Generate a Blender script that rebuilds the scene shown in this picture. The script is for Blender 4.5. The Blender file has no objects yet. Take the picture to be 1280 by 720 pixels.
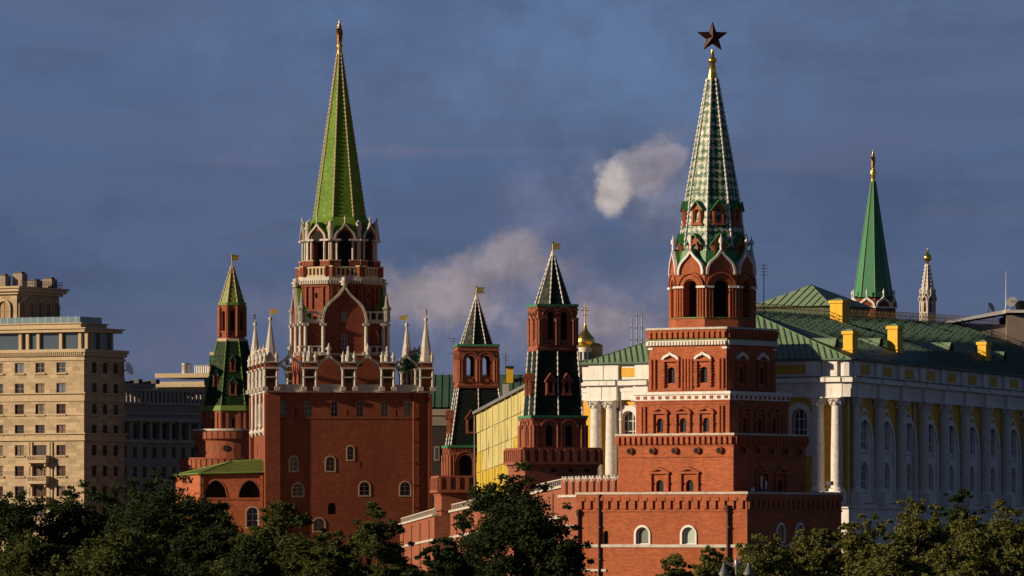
import bpy, math, random
from mathutils import Vector, Matrix
from mathutils.geometry import tessellate_polygon
R = math.radians
C = bpy.context.scene.collection
scene = bpy.context.scene
random.seed(7)

# ------------------------------------------------------------------ camera, sky, sun, exposure
F, HY, CZ = 7500.0, 667.0, 10.0      # focal length in photo pixels, horizon row, eye height
cam = bpy.data.cameras.new('camera')
cam.sensor_width = 36; cam.lens = F / 1280 * 36
cam.shift_y = (HY - 360) / 1280
cam.clip_start = 1; cam.clip_end = 20000
co = bpy.data.objects.new('camera', cam); C.objects.link(co)
co.location = (0, 0, CZ); co.rotation_euler = (R(90), 0, 0)
scene.camera = co
scene.view_settings.view_transform = 'Standard'
scene.view_settings.look = 'None'
scene.view_settings.exposure = 0.3
scene.view_settings.gamma = 1.0

SUN_AZ, SUN_EL = 75.0, 17.0          # degrees left of straight-behind the camera; elevation
a_, e_ = R(SUN_AZ), R(SUN_EL)
to_sun = Vector((-math.sin(a_) * math.cos(e_), -math.cos(a_) * math.cos(e_), math.sin(e_)))
sl = bpy.data.lights.new('sun', 'SUN'); sl.energy = 5.0; sl.angle = R(0.5); sl.color = (1.0, 0.80, 0.56)
so = bpy.data.objects.new('sun', sl); C.objects.link(so); so.location = (-200, -200, 200)
so.rotation_euler = to_sun.to_track_quat('Z', 'Y').to_euler()

w = bpy.data.worlds.new('World'); scene.world = w; w.use_nodes = True
nt = w.node_tree; N = nt.nodes; Lk = nt.links
N.clear()
def nd(t, **kw):
    n = N.new(t)
    for k, v in kw.items(): setattr(n, k, v)
    return n
out = nd('ShaderNodeOutputWorld'); bg = nd('ShaderNodeBackground'); Lk.new(bg.outputs[0], out.inputs[0])
bg.inputs[1].default_value = 0.1
sky = nd('ShaderNodeTexSky', sky_type='NISHITA'); sky.sun_disc = False
sky.sun_elevation = R(SUN_EL); sky.sun_rotation = math.atan2(to_sun.x, to_sun.y)
tc = nd('ShaderNodeTexCoord')
sx = nd('ShaderNodeSeparateXYZ'); Lk.new(tc.outputs['Generated'], sx.inputs[0])
def wm(op, a, b=None, c=None, clamp=False):
    n = nd('ShaderNodeMath', operation=op); n.use_clamp = clamp
    for i, v in enumerate((a, b, c)):
        if v is None: continue
        if isinstance(v, (int, float)): n.inputs[i].default_value = v
        else: Lk.new(v, n.inputs[i])
    return n.outputs[0]
def wnoise(scale, sxyz, detail=6, rough=.55, dist=0.0, off=(0, 0, 0)):
    mp = nd('ShaderNodeMapping'); mp.inputs['Scale'].default_value = sxyz; mp.inputs['Location'].default_value = off
    Lk.new(tc.outputs['Generated'], mp.inputs[0])
    n = nd('ShaderNodeTexNoise'); n.inputs['Scale'].default_value = scale; n.inputs['Detail'].default_value = detail
    n.inputs['Roughness'].default_value = rough; n.inputs['Distortion'].default_value = dist
    Lk.new(mp.outputs[0], n.inputs[0]); return n.outputs['Fac']
def wmix(fac, a, b):
    n = nd('ShaderNodeMix', data_type='RGBA')
    if isinstance(fac, (int, float)): n.inputs[0].default_value = fac
    else: Lk.new(fac, n.inputs[0])
    for i, v in ((6, a), (7, b)):
        if isinstance(v, tuple): n.inputs[i].default_value = (*v, 1)
        else: Lk.new(v, n.inputs[i])
    return n.outputs[2]
def wramp(v, lo, hi):
    n = nd('ShaderNodeMapRange', interpolation_type='SMOOTHSTEP'); Lk.new(v, n.inputs[0])
    n.inputs[1].default_value = lo; n.inputs[2].default_value = hi; return n.outputs[0]
# a deck of slate-blue storm cloud over most of the sky
big = wnoise(9, (1, 1, 4.5), 5, .5, .4, (3.1, 0, 1.7))
fine = wnoise(34, (1, 1, 3.2), 7, .6, .3, (1.3, 0, 0.4))
storm = wmix(wramp(sx.outputs[2], -0.005, 0.085), (0.40, 0.64, 1.40), (0.58, 0.97, 2.10))
storm = wmix(wm('MULTIPLY', wramp(big, .38, .66), .62), storm, (0.70, 1.00, 1.95))
storm = wmix(wm('MULTIPLY', wramp(fine, .44, .72), .40), storm, (0.40, 0.56, 1.12))
bands = wnoise(11, (1, 1, 11), 6, .6, .2, (0.7, 0, 2.3))
storm = wmix(wm('MULTIPLY', wramp(bands, .44, .70), .32), storm, (0.80, 0.98, 1.70))
storm = wmix(wm('MULTIPLY', wramp(bands, .52, .28), .26), storm, (0.38, 0.58, 1.28))
storm = wmix(wramp(sx.outputs[2], .10, .45), storm, (0.19, 0.29, 0.62))     # deck overhead, out of view, darkened to weaken the sky light
col = wmix(0.95, sky.outputs[0], storm)
# pale evening cumulus low over the city: soft ellipses of direction broken up by noise
puff = wnoise(95, (1, 1, 1.1), 8, .58, .12, (0.2, 0, 0.9))
puff2 = wnoise(34, (1, 1, 1.3), 6, .55, .1, (2.2, 0, 0.3))
puff3 = wnoise(120, (1, 1, 1.25), 8, .62, .2, (4.2, 0, 2.9))
def cloud(px, py, wx, wz, gain, colr, edge=.55, lo=0.0):
    global col
    dx = wm('DIVIDE', wm('SUBTRACT', sx.outputs[0], (px - 640) / F), wx / F)
    dz = wm('DIVIDE', wm('SUBTRACT', sx.outputs[2], (HY - py) / F), wz / F)
    d = wm('SQRT', wm('ADD', wm('MULTIPLY', dx, dx), wm('MULTIPLY', dz, dz)))
    v = wm('ADD', wm('SUBTRACT', 1.0, d), wm('ADD', wm('MULTIPLY', wm('SUBTRACT', puff, .5), 2.1), wm('MULTIPLY', wm('SUBTRACT', puff2, .5), 1.4)))
    f = wm('MULTIPLY', wramp(v, lo, edge), gain)
    front = wm('GREATER_THAN', sx.outputs[1], 0.0)
    shade = wm('ADD', .72, wm('MULTIPLY', wramp(puff3, .30, .70), .44)) if wx < 160 else 1.0
    cc = nd('ShaderNodeVectorMath', operation='SCALE'); cc.inputs[0].default_value = colr
    if wx < 160: Lk.new(shade, cc.inputs['Scale'])
    else: cc.inputs['Scale'].default_value = 1.0
    col = wmix(wm('MULTIPLY', f, front), col, cc.outputs[0])
cloud(700, 70, 500, 180, .95, (0.98, 1.58, 2.95), 1.5)
cloud(40, 330, 260, 130, .40, (0.36, 0.56, 1.25), 1.2)
cloud(1120, 250, 260, 110, .45, (0.42, 0.62, 1.32), 1.2)
cloud(1130, 175, 230, 26, .35, (1.0, 1.12, 1.9), 1.1)
cloud(470, 400, 360, 50, .45, (1.2, 1.25, 1.95), 1.1)
cloud(668, 282, 115, 100, .55, (1.35, 1.45, 2.3), 1.2)
cloud(640, 390, 360, 110, .75, (1.50, 1.62, 2.35), 1.3)
cloud(820, 260, 130, 130, .50, (0.98, 1.15, 1.95), 1.3)
cloud(610, 352, 150, 72, .80, (1.75, 1.65, 2.25), .7)
cloud(550, 374, 135, 50, .80, (2.6, 2.25, 2.45), .7)
cloud(622, 330, 85, 54, .60, (2.6, 2.25, 2.45), .7)
cloud(545, 190, 260, 11, .42, (1.25, 1.35, 2.05), .9)
cloud(310, 203, 190, 12, .32, (1.15, 1.25, 1.95), .9)
cloud(822, 236, 95, 74, .75, (1.45, 1.58, 2.25), .8)
cloud(800, 212, 48, 42, .80, (2.7, 2.45, 2.8), .6)
cloud(768, 236, 24, 46, .9, (4.4, 3.9, 3.7), .6)
cloud(840, 200, 26, 18, .7, (2.4, 2.1, 2.5), .45)
cloud(775, 412, 130, 52, .80, (1.8, 1.65, 2.2), .7)
cloud(745, 400, 50, 22, .7, (2.5, 2.15, 2.45), .6)
cloud(980, 205, 260, 26, .36, (1.05, 1.12, 1.8), 1.0)
cloud(160, 448, 230, 34, .40, (1.1, 1.2, 1.85), .9)
Lk.new(col, bg.inputs[0])

# ------------------------------------------------------------------ materials
MATS = {}
def new_mat(name):
    m = bpy.data.materials.new(name); m.use_nodes = True; MATS[name] = m
    nt = m.node_tree; nt.nodes.clear()
    o = nt.nodes.new('ShaderNodeOutputMaterial'); p = nt.nodes.new('ShaderNodeBsdfPrincipled')
    nt.links.new(p.outputs[0], o.inputs[0]); return m, nt, p, o
class G:
    """small node-writing helper"""
    def __init__(s, nt): s.nt = nt; s.uv = None; s.ob = None
    def n(s, t, ins=None, **kw):
        x = s.nt.nodes.new(t)
        for k, v in kw.items(): setattr(x, k, v)
        for k, v in (ins or {}).items():
            if hasattr(v, 'is_output'): s.nt.links.new(v, x.inputs[k])
            else: x.inputs[k].default_value = v
        return x
    def coord(s, which):
        t = s.n('ShaderNodeTexCoord'); return t.outputs[which]
    def mapping(s, v, scale=(1, 1, 1), loc=(0, 0, 0)):
        return s.n('ShaderNodeMapping', {0: v, 'Scale': scale, 'Location': loc}).outputs[0]
    def noise(s, v, scale, detail=4, rough=.55):
        return s.n('ShaderNodeTexNoise', {'Vector': v, 'Scale': scale, 'Detail': detail, 'Roughness': rough}).outputs['Fac']
    def rng(s, v, a, b, c=0., d=1.):
        return s.n('ShaderNodeMapRange', {0: v, 1: a, 2: b, 3: c, 4: d}).outputs[0]
    def mix(s, f, a, b, mode='MIX'):
        def c(v): return (*v, 1) if isinstance(v, tuple) and len(v) == 3 else v
        return s.n('ShaderNodeMix', {0: f, 6: c(a), 7: c(b)}, data_type='RGBA', blend_type=mode).outputs[2]
    def math(s, op, a, b=0.0):
        return s.n('ShaderNodeMath', {0: a, 1: b}, operation=op).outputs[0]
    def bump(s, h, strength, dist=.05):
        return s.n('ShaderNodeBump', {'Strength': strength, 'Distance': dist, 'Height': h}).outputs[0]
def sc(c, k): return tuple(min(1, x * k) for x in c)

def brick(name, c, bw=.52, bh=.17, mort=.55, stain=.8):
    m, nt, p, o = new_mat(name); g = G(nt)
    uv = g.coord('UV'); ob = g.coord('Object')
    b = g.n('ShaderNodeTexBrick', {'Vector': uv, 'Color1': (*sc(c, 1.22), 1), 'Color2': (*sc(c, .74), 1), 'Mortar': (*[x * mort + .06 for x in c], 1),
            'Scale': 1.0, 'Mortar Size': .018, 'Brick Width': bw, 'Row Height': bh, 'Bias': 0.0})
    big = g.noise(g.mapping(ob, (1, 1, .45)), .22, 6, .6)
    col = g.mix(g.rng(big, .36, .66, 0, .55 * stain), b.outputs[0], sc(c, .55))
    streak = g.noise(g.mapping(ob, (1, 1, .06)), 1.6, 5, .6)
    col = g.mix(g.rng(streak, .50, .74, 0, .5 * stain), col, (c[0] * .45 + .02, c[1] * .5 + .02, c[2] * .5 + .02))
    soot = g.noise(g.mapping(ob, (1, 1, .5), (9, 3, 1)), .07, 8, .65)
    col = g.mix(g.rng(soot, .50, .68, 0, .28), col, sc(c, .5))
    salt = g.noise(g.mapping(ob, (1, 1, .35), (2, 7, 5)), .45, 8, .7)
    col = g.mix(g.rng(salt, .60, .76, 0, .30), col, (c[0]*.9 + .10, c[1]*1.1 + .10, c[2]*1.1 + .09))
    crs = g.noise(g.mapping(uv, (.12, 2.2, 1)), 1.0, 3, .6)
    col = g.mix(g.rng(crs, .50, .70, 0, .22), col, sc(c, .6))
    sp = g.noise(ob, 3.2, 5, .7)
    col = g.mix(g.rng(sp, .52, .75, 0, .40), col, sc((c[0] * 1.1 + .05, c[1] * 1.15 + .05, c[2] * 1.15 + .05), 1))
    g.nt.links.new(col, p.inputs['Base Color']); p.inputs['Roughness'].default_value = .92
    p.inputs['Specular IOR Level'].default_value = .15
    hh = g.math('ADD', b.outputs[1], g.noise(ob, 5, 4))
    nt.links.new(g.bump(hh, .5, .03), p.inputs['Normal'])
    return m
def plain(name, c, rough=.8, var=.3, scale=.6, metal=0., streak=.3, spec=.3, bumps=.25):
    m, nt, p, o = new_mat(name); g = G(nt); ob = g.coord('Object')
    col = g.mix(g.rng(g.noise(ob, scale, 7, .65), .38, .68, 0, var), c, sc(c, .5))
    if streak: col = g.mix(g.rng(g.noise(g.mapping(ob, (1, 1, .08)), 2.2, 5), .5, .75, 0, streak), col, sc(c, .42))
    nt.links.new(col, p.inputs['Base Color'])
    p.inputs['Roughness'].default_value = rough; p.inputs['Metallic'].default_value = metal
    p.inputs['Specular IOR Level'].default_value = spec
    if bumps: nt.links.new(g.bump(g.noise(ob, 3, 5), bumps, .05), p.inputs['Normal'])
    return m
def tiles(name, c1, c2, bw=.4, bh=.32, rough=.4, pale=None, spec=.3, stain=.5):
    """glazed roof tiles, laid in courses in the facet's own uv (metres)"""
    m, nt, p, o = new_mat(name); g = G(nt); uv = g.coord('UV'); ob = g.coord('Object')
    b = g.n('ShaderNodeTexBrick', {'Vector': uv, 'Color1': (*c1, 1), 'Color2': (*c2, 1), 'Mortar': (*sc(c2, .45), 1), 'Scale': 1.0,
            'Mortar Size': .03, 'Mortar Smooth': .5, 'Brick Width': bw, 'Row Height': bh})
    col = b.outputs[0]
    if pale:
        s = g.n('ShaderNodeSeparateXYZ', {0: uv})
        zz = g.n('ShaderNodeMath', {0: s.outputs[0], 1: .30}, operation='PINGPONG').outputs[0]
        zv = g.n('ShaderNodeMath', {0: s.outputs[1], 1: .40}, operation='PINGPONG').outputs[0]
        st = g.math('ADD', g.math('MULTIPLY', zz, 1/.30), g.math('MULTIPLY', zv, 1/.40))
        st = g.math('ADD', st, g.rng(g.noise(uv, 2.2, 5, .75), .3, .7, -.6, .6))
        zig = g.math('GREATER_THAN', st, 1.12)
        col = g.mix(g.math('MULTIPLY', zig, .85), col, pale)
    col = g.mix(g.rng(g.noise(ob, .35, 6, .65), .42, .7, 0, stain), col, sc(c2, .6))
    col = g.mix(g.rng(g.noise(g.mapping(uv, (1.2, .16, 1)), 1.0, 5, .65), .50, .72, 0, .45*stain), col, (c2[0]*.6+.02, c2[1]*.5+.015, c2[2]*.6+.01))
    nt.links.new(col, p.inputs['Base Color'])
    nt.links.new(g.rng(g.noise(ob, 2.5, 4), .3, .7, rough - .12, rough + .2), p.inputs['Roughness'])
    p.inputs['Specular IOR Level'].default_value = spec
    hh = g.math('ADD', g.math('MULTIPLY', b.outputs[1], -1.0), g.math('MULTIPLY', g.noise(uv, 3.5, 4, .7), 1.0))
    nt.links.new(g.bump(hh, .22, .04), p.inputs['Normal'])
    return m
def leaf(name, c, c2):
    m, nt, p, o = new_mat(name); g = G(nt); ob = g.coord('Object')
    col = g.mix(g.rng(g.noise(ob, .55, 3), .35, .65), c, c2)
    col = g.mix(g.rng(g.noise(ob, 6.0, 2), .35, .68, 0, .6), col, sc(c2, 1.5))
    nt.links.new(col, p.inputs['Base Color']); p.inputs['Roughness'].default_value = .75
    p.inputs['Specular IOR Level'].default_value = .1
    tr = g.n('ShaderNodeBsdfTranslucent', {0: g.mix(0.5, col, sc(c2, 1.6))})
    ms = g.n('ShaderNodeMixShader', {0: .22}); nt.links.new(p.outputs[0], ms.inputs[1]); nt.links.new(tr.outputs[0], ms.inputs[2])
    nt.links.new(ms.outputs[0], o.inputs[0]); return m
def glass(name, c, rough=.12):
    m, nt, p, o = new_mat(name); g = G(nt)
    oi = g.n('ShaderNodeObjectInfo')
    col = g.mix(g.math('POWER', oi.outputs['Random'], 2.6), sc(c, .4), sc((c[0]+.02, c[1]+.02, c[2]+.018), 1.8))
    nt.links.new(col, p.inputs['Base Color']); p.inputs['Roughness'].default_value = rough
    p.inputs['Specular IOR Level'].default_value = .5
    nt.links.new(g.bump(g.noise(g.coord('Object'), 1.2, 2), .12, .05), p.inputs['Normal'])
    return m

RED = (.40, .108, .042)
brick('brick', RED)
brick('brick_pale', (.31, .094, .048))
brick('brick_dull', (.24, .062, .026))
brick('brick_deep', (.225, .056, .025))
brick('brick_far', (.22, .055, .025), 1.0, .4)
plain('white_stone', (.52, .47, .41), .8, .5, .9, streak=.6, bumps=.6)
plain('white_paint', (.72, .68, .64), .75, .3, .45, streak=.5, bumps=.4)
plain('carved_white', (.66, .62, .58), .8, .55, 2.2, streak=.2, bumps=1.0)
plain('yellow_paint', (.62, .35, .04), .75, .25, .4, streak=.25)
plain('yellow_lemon', (.50, .345, .022), .7, .35, .25, streak=.3)
plain('chimney_yellow', (.80, .46, .03), .7, .2, .5, streak=.2)
plain('pale_netting', (.47, .40, .15), .8, .3, .2, streak=.3)
plain('rail_bronze', (.17, .115, .04), .5, .3, 1)
plain('dark_line', (.10, .09, .07), .7, .2, 1)
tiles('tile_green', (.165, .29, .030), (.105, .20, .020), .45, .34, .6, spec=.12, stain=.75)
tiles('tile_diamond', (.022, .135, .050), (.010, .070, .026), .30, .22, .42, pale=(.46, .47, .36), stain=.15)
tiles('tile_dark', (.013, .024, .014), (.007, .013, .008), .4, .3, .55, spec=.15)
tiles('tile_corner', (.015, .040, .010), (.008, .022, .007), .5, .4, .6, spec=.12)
tiles('tile_wing', (.13, .16, .028), (.085, .115, .018), .5, .4, .6, spec=.15)
tiles('tile_olive', (.24, .26, .035), (.15, .18, .025), .5, .4, .45)
plain('copper_green', (.045, .20, .095), .6, .3, .4, streak=.4, spec=.4)
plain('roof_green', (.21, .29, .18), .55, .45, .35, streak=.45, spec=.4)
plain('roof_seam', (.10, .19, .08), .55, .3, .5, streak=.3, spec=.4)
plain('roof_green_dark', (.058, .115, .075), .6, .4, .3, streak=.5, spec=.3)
plain('sheet_green', (.035, .17, .05), .5, .3, .6, streak=.3, spec=.4)
plain('moss_green', (.13, .20, .035), .6, .35, .6, streak=.3)
plain('gold', (.95, .60, .13), .28, .2, .6, metal=1.0, streak=.15)
plain('gold_dull', (.50, .33, .10), .5, .3, .8, metal=.7, streak=.3)
plain('star_red', (.03, .004, .005), .4, .2, .6, streak=0, spec=.25)
plain('star_edge', (.11, .06, .03), .45, .2, .8, metal=.6, streak=0)
plain('star_back', (.30, .07, .03), .3, .2, .6, metal=.5, streak=0)
brick('limestone', (.425, .32, .205), 1.5, .62, .80, .45)
plain('limestone_trim', (.46, .35, .22), .8, .25, .4, streak=.35)
plain('limestone_brown', (.33, .22, .13), .85, .25, .3, streak=.3)
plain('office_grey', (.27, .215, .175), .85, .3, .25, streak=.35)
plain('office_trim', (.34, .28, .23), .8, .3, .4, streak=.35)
plain('cream_stone', (.44, .35, .225), .8, .25, .3, streak=.3)
plain('red_frame', (.10, .03, .02), .6, .2, 1)
plain('dark_metal', (.03, .03, .035), .5, .2, 1, metal=.3)
plain('grey_metal', (.30, .31, .32), .45, .3, 1, metal=.6)
plain('lamp_metal', (.13, .135, .14), .5, .3, 2, metal=.3)
plain('pipe_brown', (.07, .028, .018), .5, .2, 1)
plain('dark_inside', (.012, .010, .009), .9, .1, 1, streak=0)
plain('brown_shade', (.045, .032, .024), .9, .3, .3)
plain('white_antenna', (.8, .8, .8), .5, .1, 1, streak=.1)
plain('bark', (.055, .042, .03), .95, .4, 2, streak=.3, bumps=.6)
glass('glass', (.035, .042, .052)); glass('glass_blue', (.06, .09, .13)); glass('glass_pale', (.20, .25, .20), .3)
plain('curtain', (.17, .14, .10), .8, .4, 1.5, streak=.6)
glass('glass_warm', (.08, .05, .035)); glass('glass_rail', (.16, .24, .28), .15)
leaf('leaf_olive', (.056, .068, .019), (.122, .120, .034))
leaf('leaf_dark', (.015, .026, .009), (.031, .045, .013))
leaf('leaf_mid', (.031, .043, .012), (.070, .078, .021))
def ground_mat():
    m, nt, p, o = new_mat('grass'); g = G(nt); ob = g.coord('Object')
    col = g.mix(g.rng(g.noise(ob, .08, 6), .35, .65), (.03, .045, .015), (.06, .06, .03))
    nt.links.new(col, p.inputs['Base Color']); p.inputs['Roughness'].default_value = .95
ground_mat()
plain('asphalt', (.05, .05, .052), .9, .3, .3, streak=0)

# ------------------------------------------------------------------ mesh writing
class MB:
    def __init__(s): s.v = []; s.f = []; s.m = []; s.mats = []; s.M = Matrix.Identity(4); s.smooth = []
    def mi(s, mat):
        if mat not in s.mats: s.mats.append(mat)
        return s.mats.index(mat)
    def pts(s, ps):
        i = len(s.v); s.v += [tuple(s.M @ Vector(p)) for p in ps]; return i
    def poly(s, ps, mat, smooth=False):
        i = s.pts(ps); s.f.append(tuple(range(i, i + len(ps)))); s.m.append(s.mi(mat)); s.smooth.append(smooth)
    def faces(s, ps, fs, mat, smooth=False):
        i = s.pts(ps); k = s.mi(mat)
        for f in fs: s.f.append(tuple(i + j for j in f)); s.m.append(k); s.smooth.append(smooth)
    def box(s, x0, x1, y0, y1, z0, z1, mat):
        s.faces([(x0,y0,z0),(x1,y0,z0),(x1,y1,z0),(x0,y1,z0),(x0,y0,z1),(x1,y0,z1),(x1,y1,z1),(x0,y1,z1)],
                [(0,3,2,1),(4,5,6,7),(0,1,5,4),(1,2,6,5),(2,3,7,6),(3,0,4,7)], mat)
    def cbox(s, x, y, z0, wx, wy, h, mat): s.box(x-wx/2, x+wx/2, y-wy/2, y+wy/2, z0, z0+h, mat)
    def frustum(s, p0, z0, p1, z1, mat, caps=True, smooth=False):
        n = len(p0)
        ps = [(x, y, z0) for x, y in p0] + [(x, y, z1) for x, y in p1]
        fs = [(i, (i+1) % n, n + (i+1) % n, n + i) for i in range(n)]
        s.faces(ps, fs, mat, smooth)
        if caps:
            s.poly([(x, y, z0) for x, y in reversed(p0)], mat); s.poly([(x, y, z1) for x, y in p1], mat)
    def slab(s, n, r, z0, z1, mat, r1=None, phase=0): s.frustum(ngon(n, r, phase), z0, ngon(n, r if r1 is None else r1, phase), z1, mat)
    def tube(s, a, b, r0, r1, mat, n=8, smooth=True, caps=True):
        a = Vector(a); b = Vector(b); d = (b - a).normalized()
        x = d.orthogonal().normalized(); y = d.cross(x)
        ps = []
        for c, r in ((a, r0), (b, r1)):
            for i in range(n):
                t = 2 * math.pi * i / n; ps.append(tuple(c + (x * math.cos(t) + y * math.sin(t)) * r))
        s.faces(ps, [(i, (i+1) % n, n + (i+1) % n, n + i) for i in range(n)], mat, smooth)
        if caps: s.poly(ps[:n][::-1], mat); s.poly(ps[n:], mat)
    def lathe(s, prof, mat, cx=0, cy=0, n=12, smooth=True):
        """prof = [(z, r)...]"""
        ps = []
        for z, r in prof:
            for i in range(n):
                t = 2 * math.pi * i / n; ps.append((cx + r * math.cos(t), cy + r * math.sin(t), z))
        fs = []
        for k in range(len(prof) - 1):
            for i in range(n): fs.append((k*n+i, k*n+(i+1) % n, (k+1)*n+(i+1) % n, (k+1)*n+i))
        s.faces(ps, fs, mat, smooth)
        s.poly(ps[:n][::-1], mat); s.poly(ps[-n:], mat)
    def octa(s, p, r, mat, rz=None):
        x, y, z = p; rz = rz or r
        s.faces([(x+r,y,z),(x,y+r,z),(x-r,y,z),(x,y-r,z),(x,y,z+rz),(x,y,z-rz)],
                [(0,1,4),(1,2,4),(2,3,4),(3,0,4),(1,0,5),(2,1,5),(3,2,5),(0,3,5)], mat)
    def wall(s, outer, holes, mat, depth=.3, y=0.0, reveal=None):
        """flat wall in the x-z plane at y, outward is -y, holes have reveals going in by depth"""
        loops = [[Vector((u, z, 0)) for u, z in outer]] + [[Vector((u, z, 0)) for u, z in h] for h in holes]
        flat = [p for l in loops for p in l]
        tris = tessellate_polygon(loops)
        fs = []
        for t in tris:
            a, b, c = (flat[i] for i in t)
            cr = (b.x-a.x)*(c.y-a.y) - (b.y-a.y)*(c.x-a.x)
            if abs(cr) < 1e-9: continue
            fs.append(tuple(t) if cr > 0 else (t[0], t[2], t[1]))
        s.faces([(p.x, y, p.y) for p in flat], fs, mat)
        for h in holes:
            n = len(h)
            ps = [(u, y, z) for u, z in h] + [(u, y + depth, z) for u, z in h]
            s.faces(ps, [(i, n+i, n+(i+1) % n, (i+1) % n) for i in range(n)], reveal or mat)
    def ring(s, la, lb, y0, y1, mat, close=True):
        """band between inner loop la and outer loop lb (same count), front at y0, back y1"""
        n = len(la); ps = [(u, y0, z) for u, z in la] + [(u, y0, z) for u, z in lb] + [(u, y1, z) for u, z in la] + [(u, y1, z) for u, z in lb]
        fs = []
        for i in range(n if close else n - 1):
            j = (i+1) % n
            fs += [(i, j, n+j, n+i), (n+i, n+j, 3*n+j, 3*n+i), (j, i, 2*n+i, 2*n+j), (2*n+j, 2*n+i, 3*n+i, 3*n+j)]
        s.faces(ps, fs, mat)
        if not close:
            for i in (0, n-1): s.faces([ps[i], ps[n+i], ps[3*n+i], ps[2*n+i]], [(0,1,2,3)], mat)
    def mesh(s, name):
        me = bpy.data.meshes.new(name); me.from_pydata(s.v, [], s.f)
        for m in s.mats: me.materials.append(MATS[m])
        me.polygons.foreach_set('material_index', s.m); me.polygons.foreach_set('use_smooth', s.smooth)
        me.update()
        uv = me.uv_layers.new(name='UVMap'); data = [0.0] * (2 * len(me.loops)); vs = s.v
        for p in me.polygons:
            n = p.normal
            if abs(n.z) > .97: t, b = Vector((1, 0, 0)), Vector((0, 1, 0))
            else:
                t = Vector((-n.y, n.x, 0)).normalized(); b = n.cross(t)
            for li in p.loop_indices:
                q = Vector(vs[me.loops[li].vertex_index]); data[2*li] = q.dot(t); data[2*li+1] = q.dot(b)
        uv.data.foreach_set('uv', data)
        return me
    def build(s, name, parent=None, label=None):
        o = bpy.data.objects.new(name, s.mesh(name)); C.objects.link(o)
        if parent is not None: o.parent = parent
        if label: o['label'] = label
        return o
def ngon(n, r, phase=0):
    """corners of a regular n-gon of apothem r whose first side faces -y (turned by phase)"""
    k = r / math.cos(math.pi / n)
    return [(k * math.sin(phase + (2*i - 1) * math.pi / n), -k * math.cos(phase + (2*i - 1) * math.pi / n)) for i in range(n)]
def FM(phi, r): return Matrix.Rotation(phi, 4, 'Z') @ Matrix.Translation((0, -r, 0))     # face frame: x right, -y out, z up
def X(px, D): return (px - 640) * D / F
def thing(name, label, cat, px, D, rot=0, group=None, z=0):
    o = bpy.data.objects.new(name, None); C.objects.link(o); o.empty_display_size = 1
    o.location = (X(px, D), D, z); o.rotation_euler = (0, 0, R(rot))
    tag(o, label, cat, group); return o
def tag(o, label, cat, group=None):
    o['label'] = label; o['category'] = cat
    if group: o['group'] = group
    return o
def outline(kind, w, h, n=7):
    if kind == 'rect': return [(-w/2, 0), (w/2, 0), (w/2, h), (-w/2, h)]
    if kind == 'arch':
        r = w/2; return [(-r, 0), (r, 0)] + [(r*math.cos(math.pi*i/(2*n)), h - r + r*math.sin(math.pi*i/(2*n))) for i in range(2*n+1)]
    if kind == 'point':
        pr = [(1, .0), (.97, .22), (.88, .45), (.70, .68), (.42, .87), (0, 1)]
        return [(-w/2, 0), (w/2, 0)] + [(x*w/2, y*h) for x, y in pr[1:]] + [(-x*w/2, y*h) for x, y in pr[-2:0:-1]]
    if kind == 'ogee': return ogee(w, h)
OG = [(1, 0), (1.0, .12), (.95, .28), (.84, .43), (.66, .56), (.46, .66), (.28, .76), (.14, .87), (.05, .95), (0, 1)]
def ogee(w, h): return [(x*w/2, y*h) for x, y in OG] + [(-x*w/2, y*h) for x, y in OG[-2::-1]]
def grow(loop, d, open_=False):
    n = len(loop); res = []
    for i in range(n):
        p = Vector(loop[i]); a = Vector(loop[i-1]) if (i or not open_) else None; b = Vector(loop[(i+1) % n]) if (i < n-1 or not open_) else None
        ns = []
        if a is not None and (p-a).length > 1e-6: e = (p-a).normalized(); ns.append(Vector((e.y, -e.x)))
        if b is not None and (b-p).length > 1e-6: e = (b-p).normalized(); ns.append(Vector((e.y, -e.x)))
        nn = sum(ns, Vector((0, 0)))
        if nn.length < 1e-4: nn = ns[0]
        nn.normalize(); k = 1 / max(.45, nn.dot(ns[0]))
        res.append((p.x + nn.x*d*k, p.y + nn.y*d*k))
    return res
def shift(loop, x, z): return [(u + x, v + z) for u, v in loop]
WCACHE = {}
def window(parent, M, x, z, w, h, kind='arch', depth=.3, frame='white_paint', pane='glass', fw=.12, bars=(1, 2), sur=None, surw=.3, sury=.12, sill=None, name='window'):
    key = (round(w, 3), round(h, 3), kind, depth, frame, pane, fw, bars, sur, surw, sury, sill, name)
    if key not in WCACHE:
        a = MB(); lo = outline(kind, w, h)
        if frame:
            a.ring(grow(lo, -fw), lo, depth - .14, depth - .02, frame)
            for i in range(1, bars[0] + 1):
                u = -w/2 + w*i/(bars[0]+1); a.box(u - fw*.35, u + fw*.35, depth - .10, depth - .03, .02, h*.96, frame)
            for i in range(1, bars[1]):
                v = h*i/bars[1]; a.box(-w/2+.02, w/2-.02, depth - .09, depth - .035, v - fw*.3, v + fw*.3, frame)
        if sur: a.ring(lo, grow(lo, surw), -sury, .03, sur)
        if not a.v: a.ring(grow(lo, -.03), lo, depth - .05, depth - .02, pane or 'brick_dull')
        b = MB(); b.poly([(u, depth - .025, v) for u, v in lo], pane or 'glass')
        c = None
        if sill: c = MB(); c.box(-w/2 - .25, w/2 + .25, -.28, .05, -.22, -.003, sill); c = c.mesh('sill')
        WCACHE[key] = (a.mesh(name), b.mesh('pane') if pane else None, c)
    a, b, c = WCACHE[key]
    o = bpy.data.objects.new(name, a); C.objects.link(o); o.parent = parent
    o.matrix_local = M @ Matrix.Translation((x, 0, z))
    for nm, me in (('pane', b), ('sill', c)):
        if me:
            q = bpy.data.objects.new(nm, me); C.objects.link(q); q.parent = o
    return shift(outline(kind, w, h), x, z)
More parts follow.
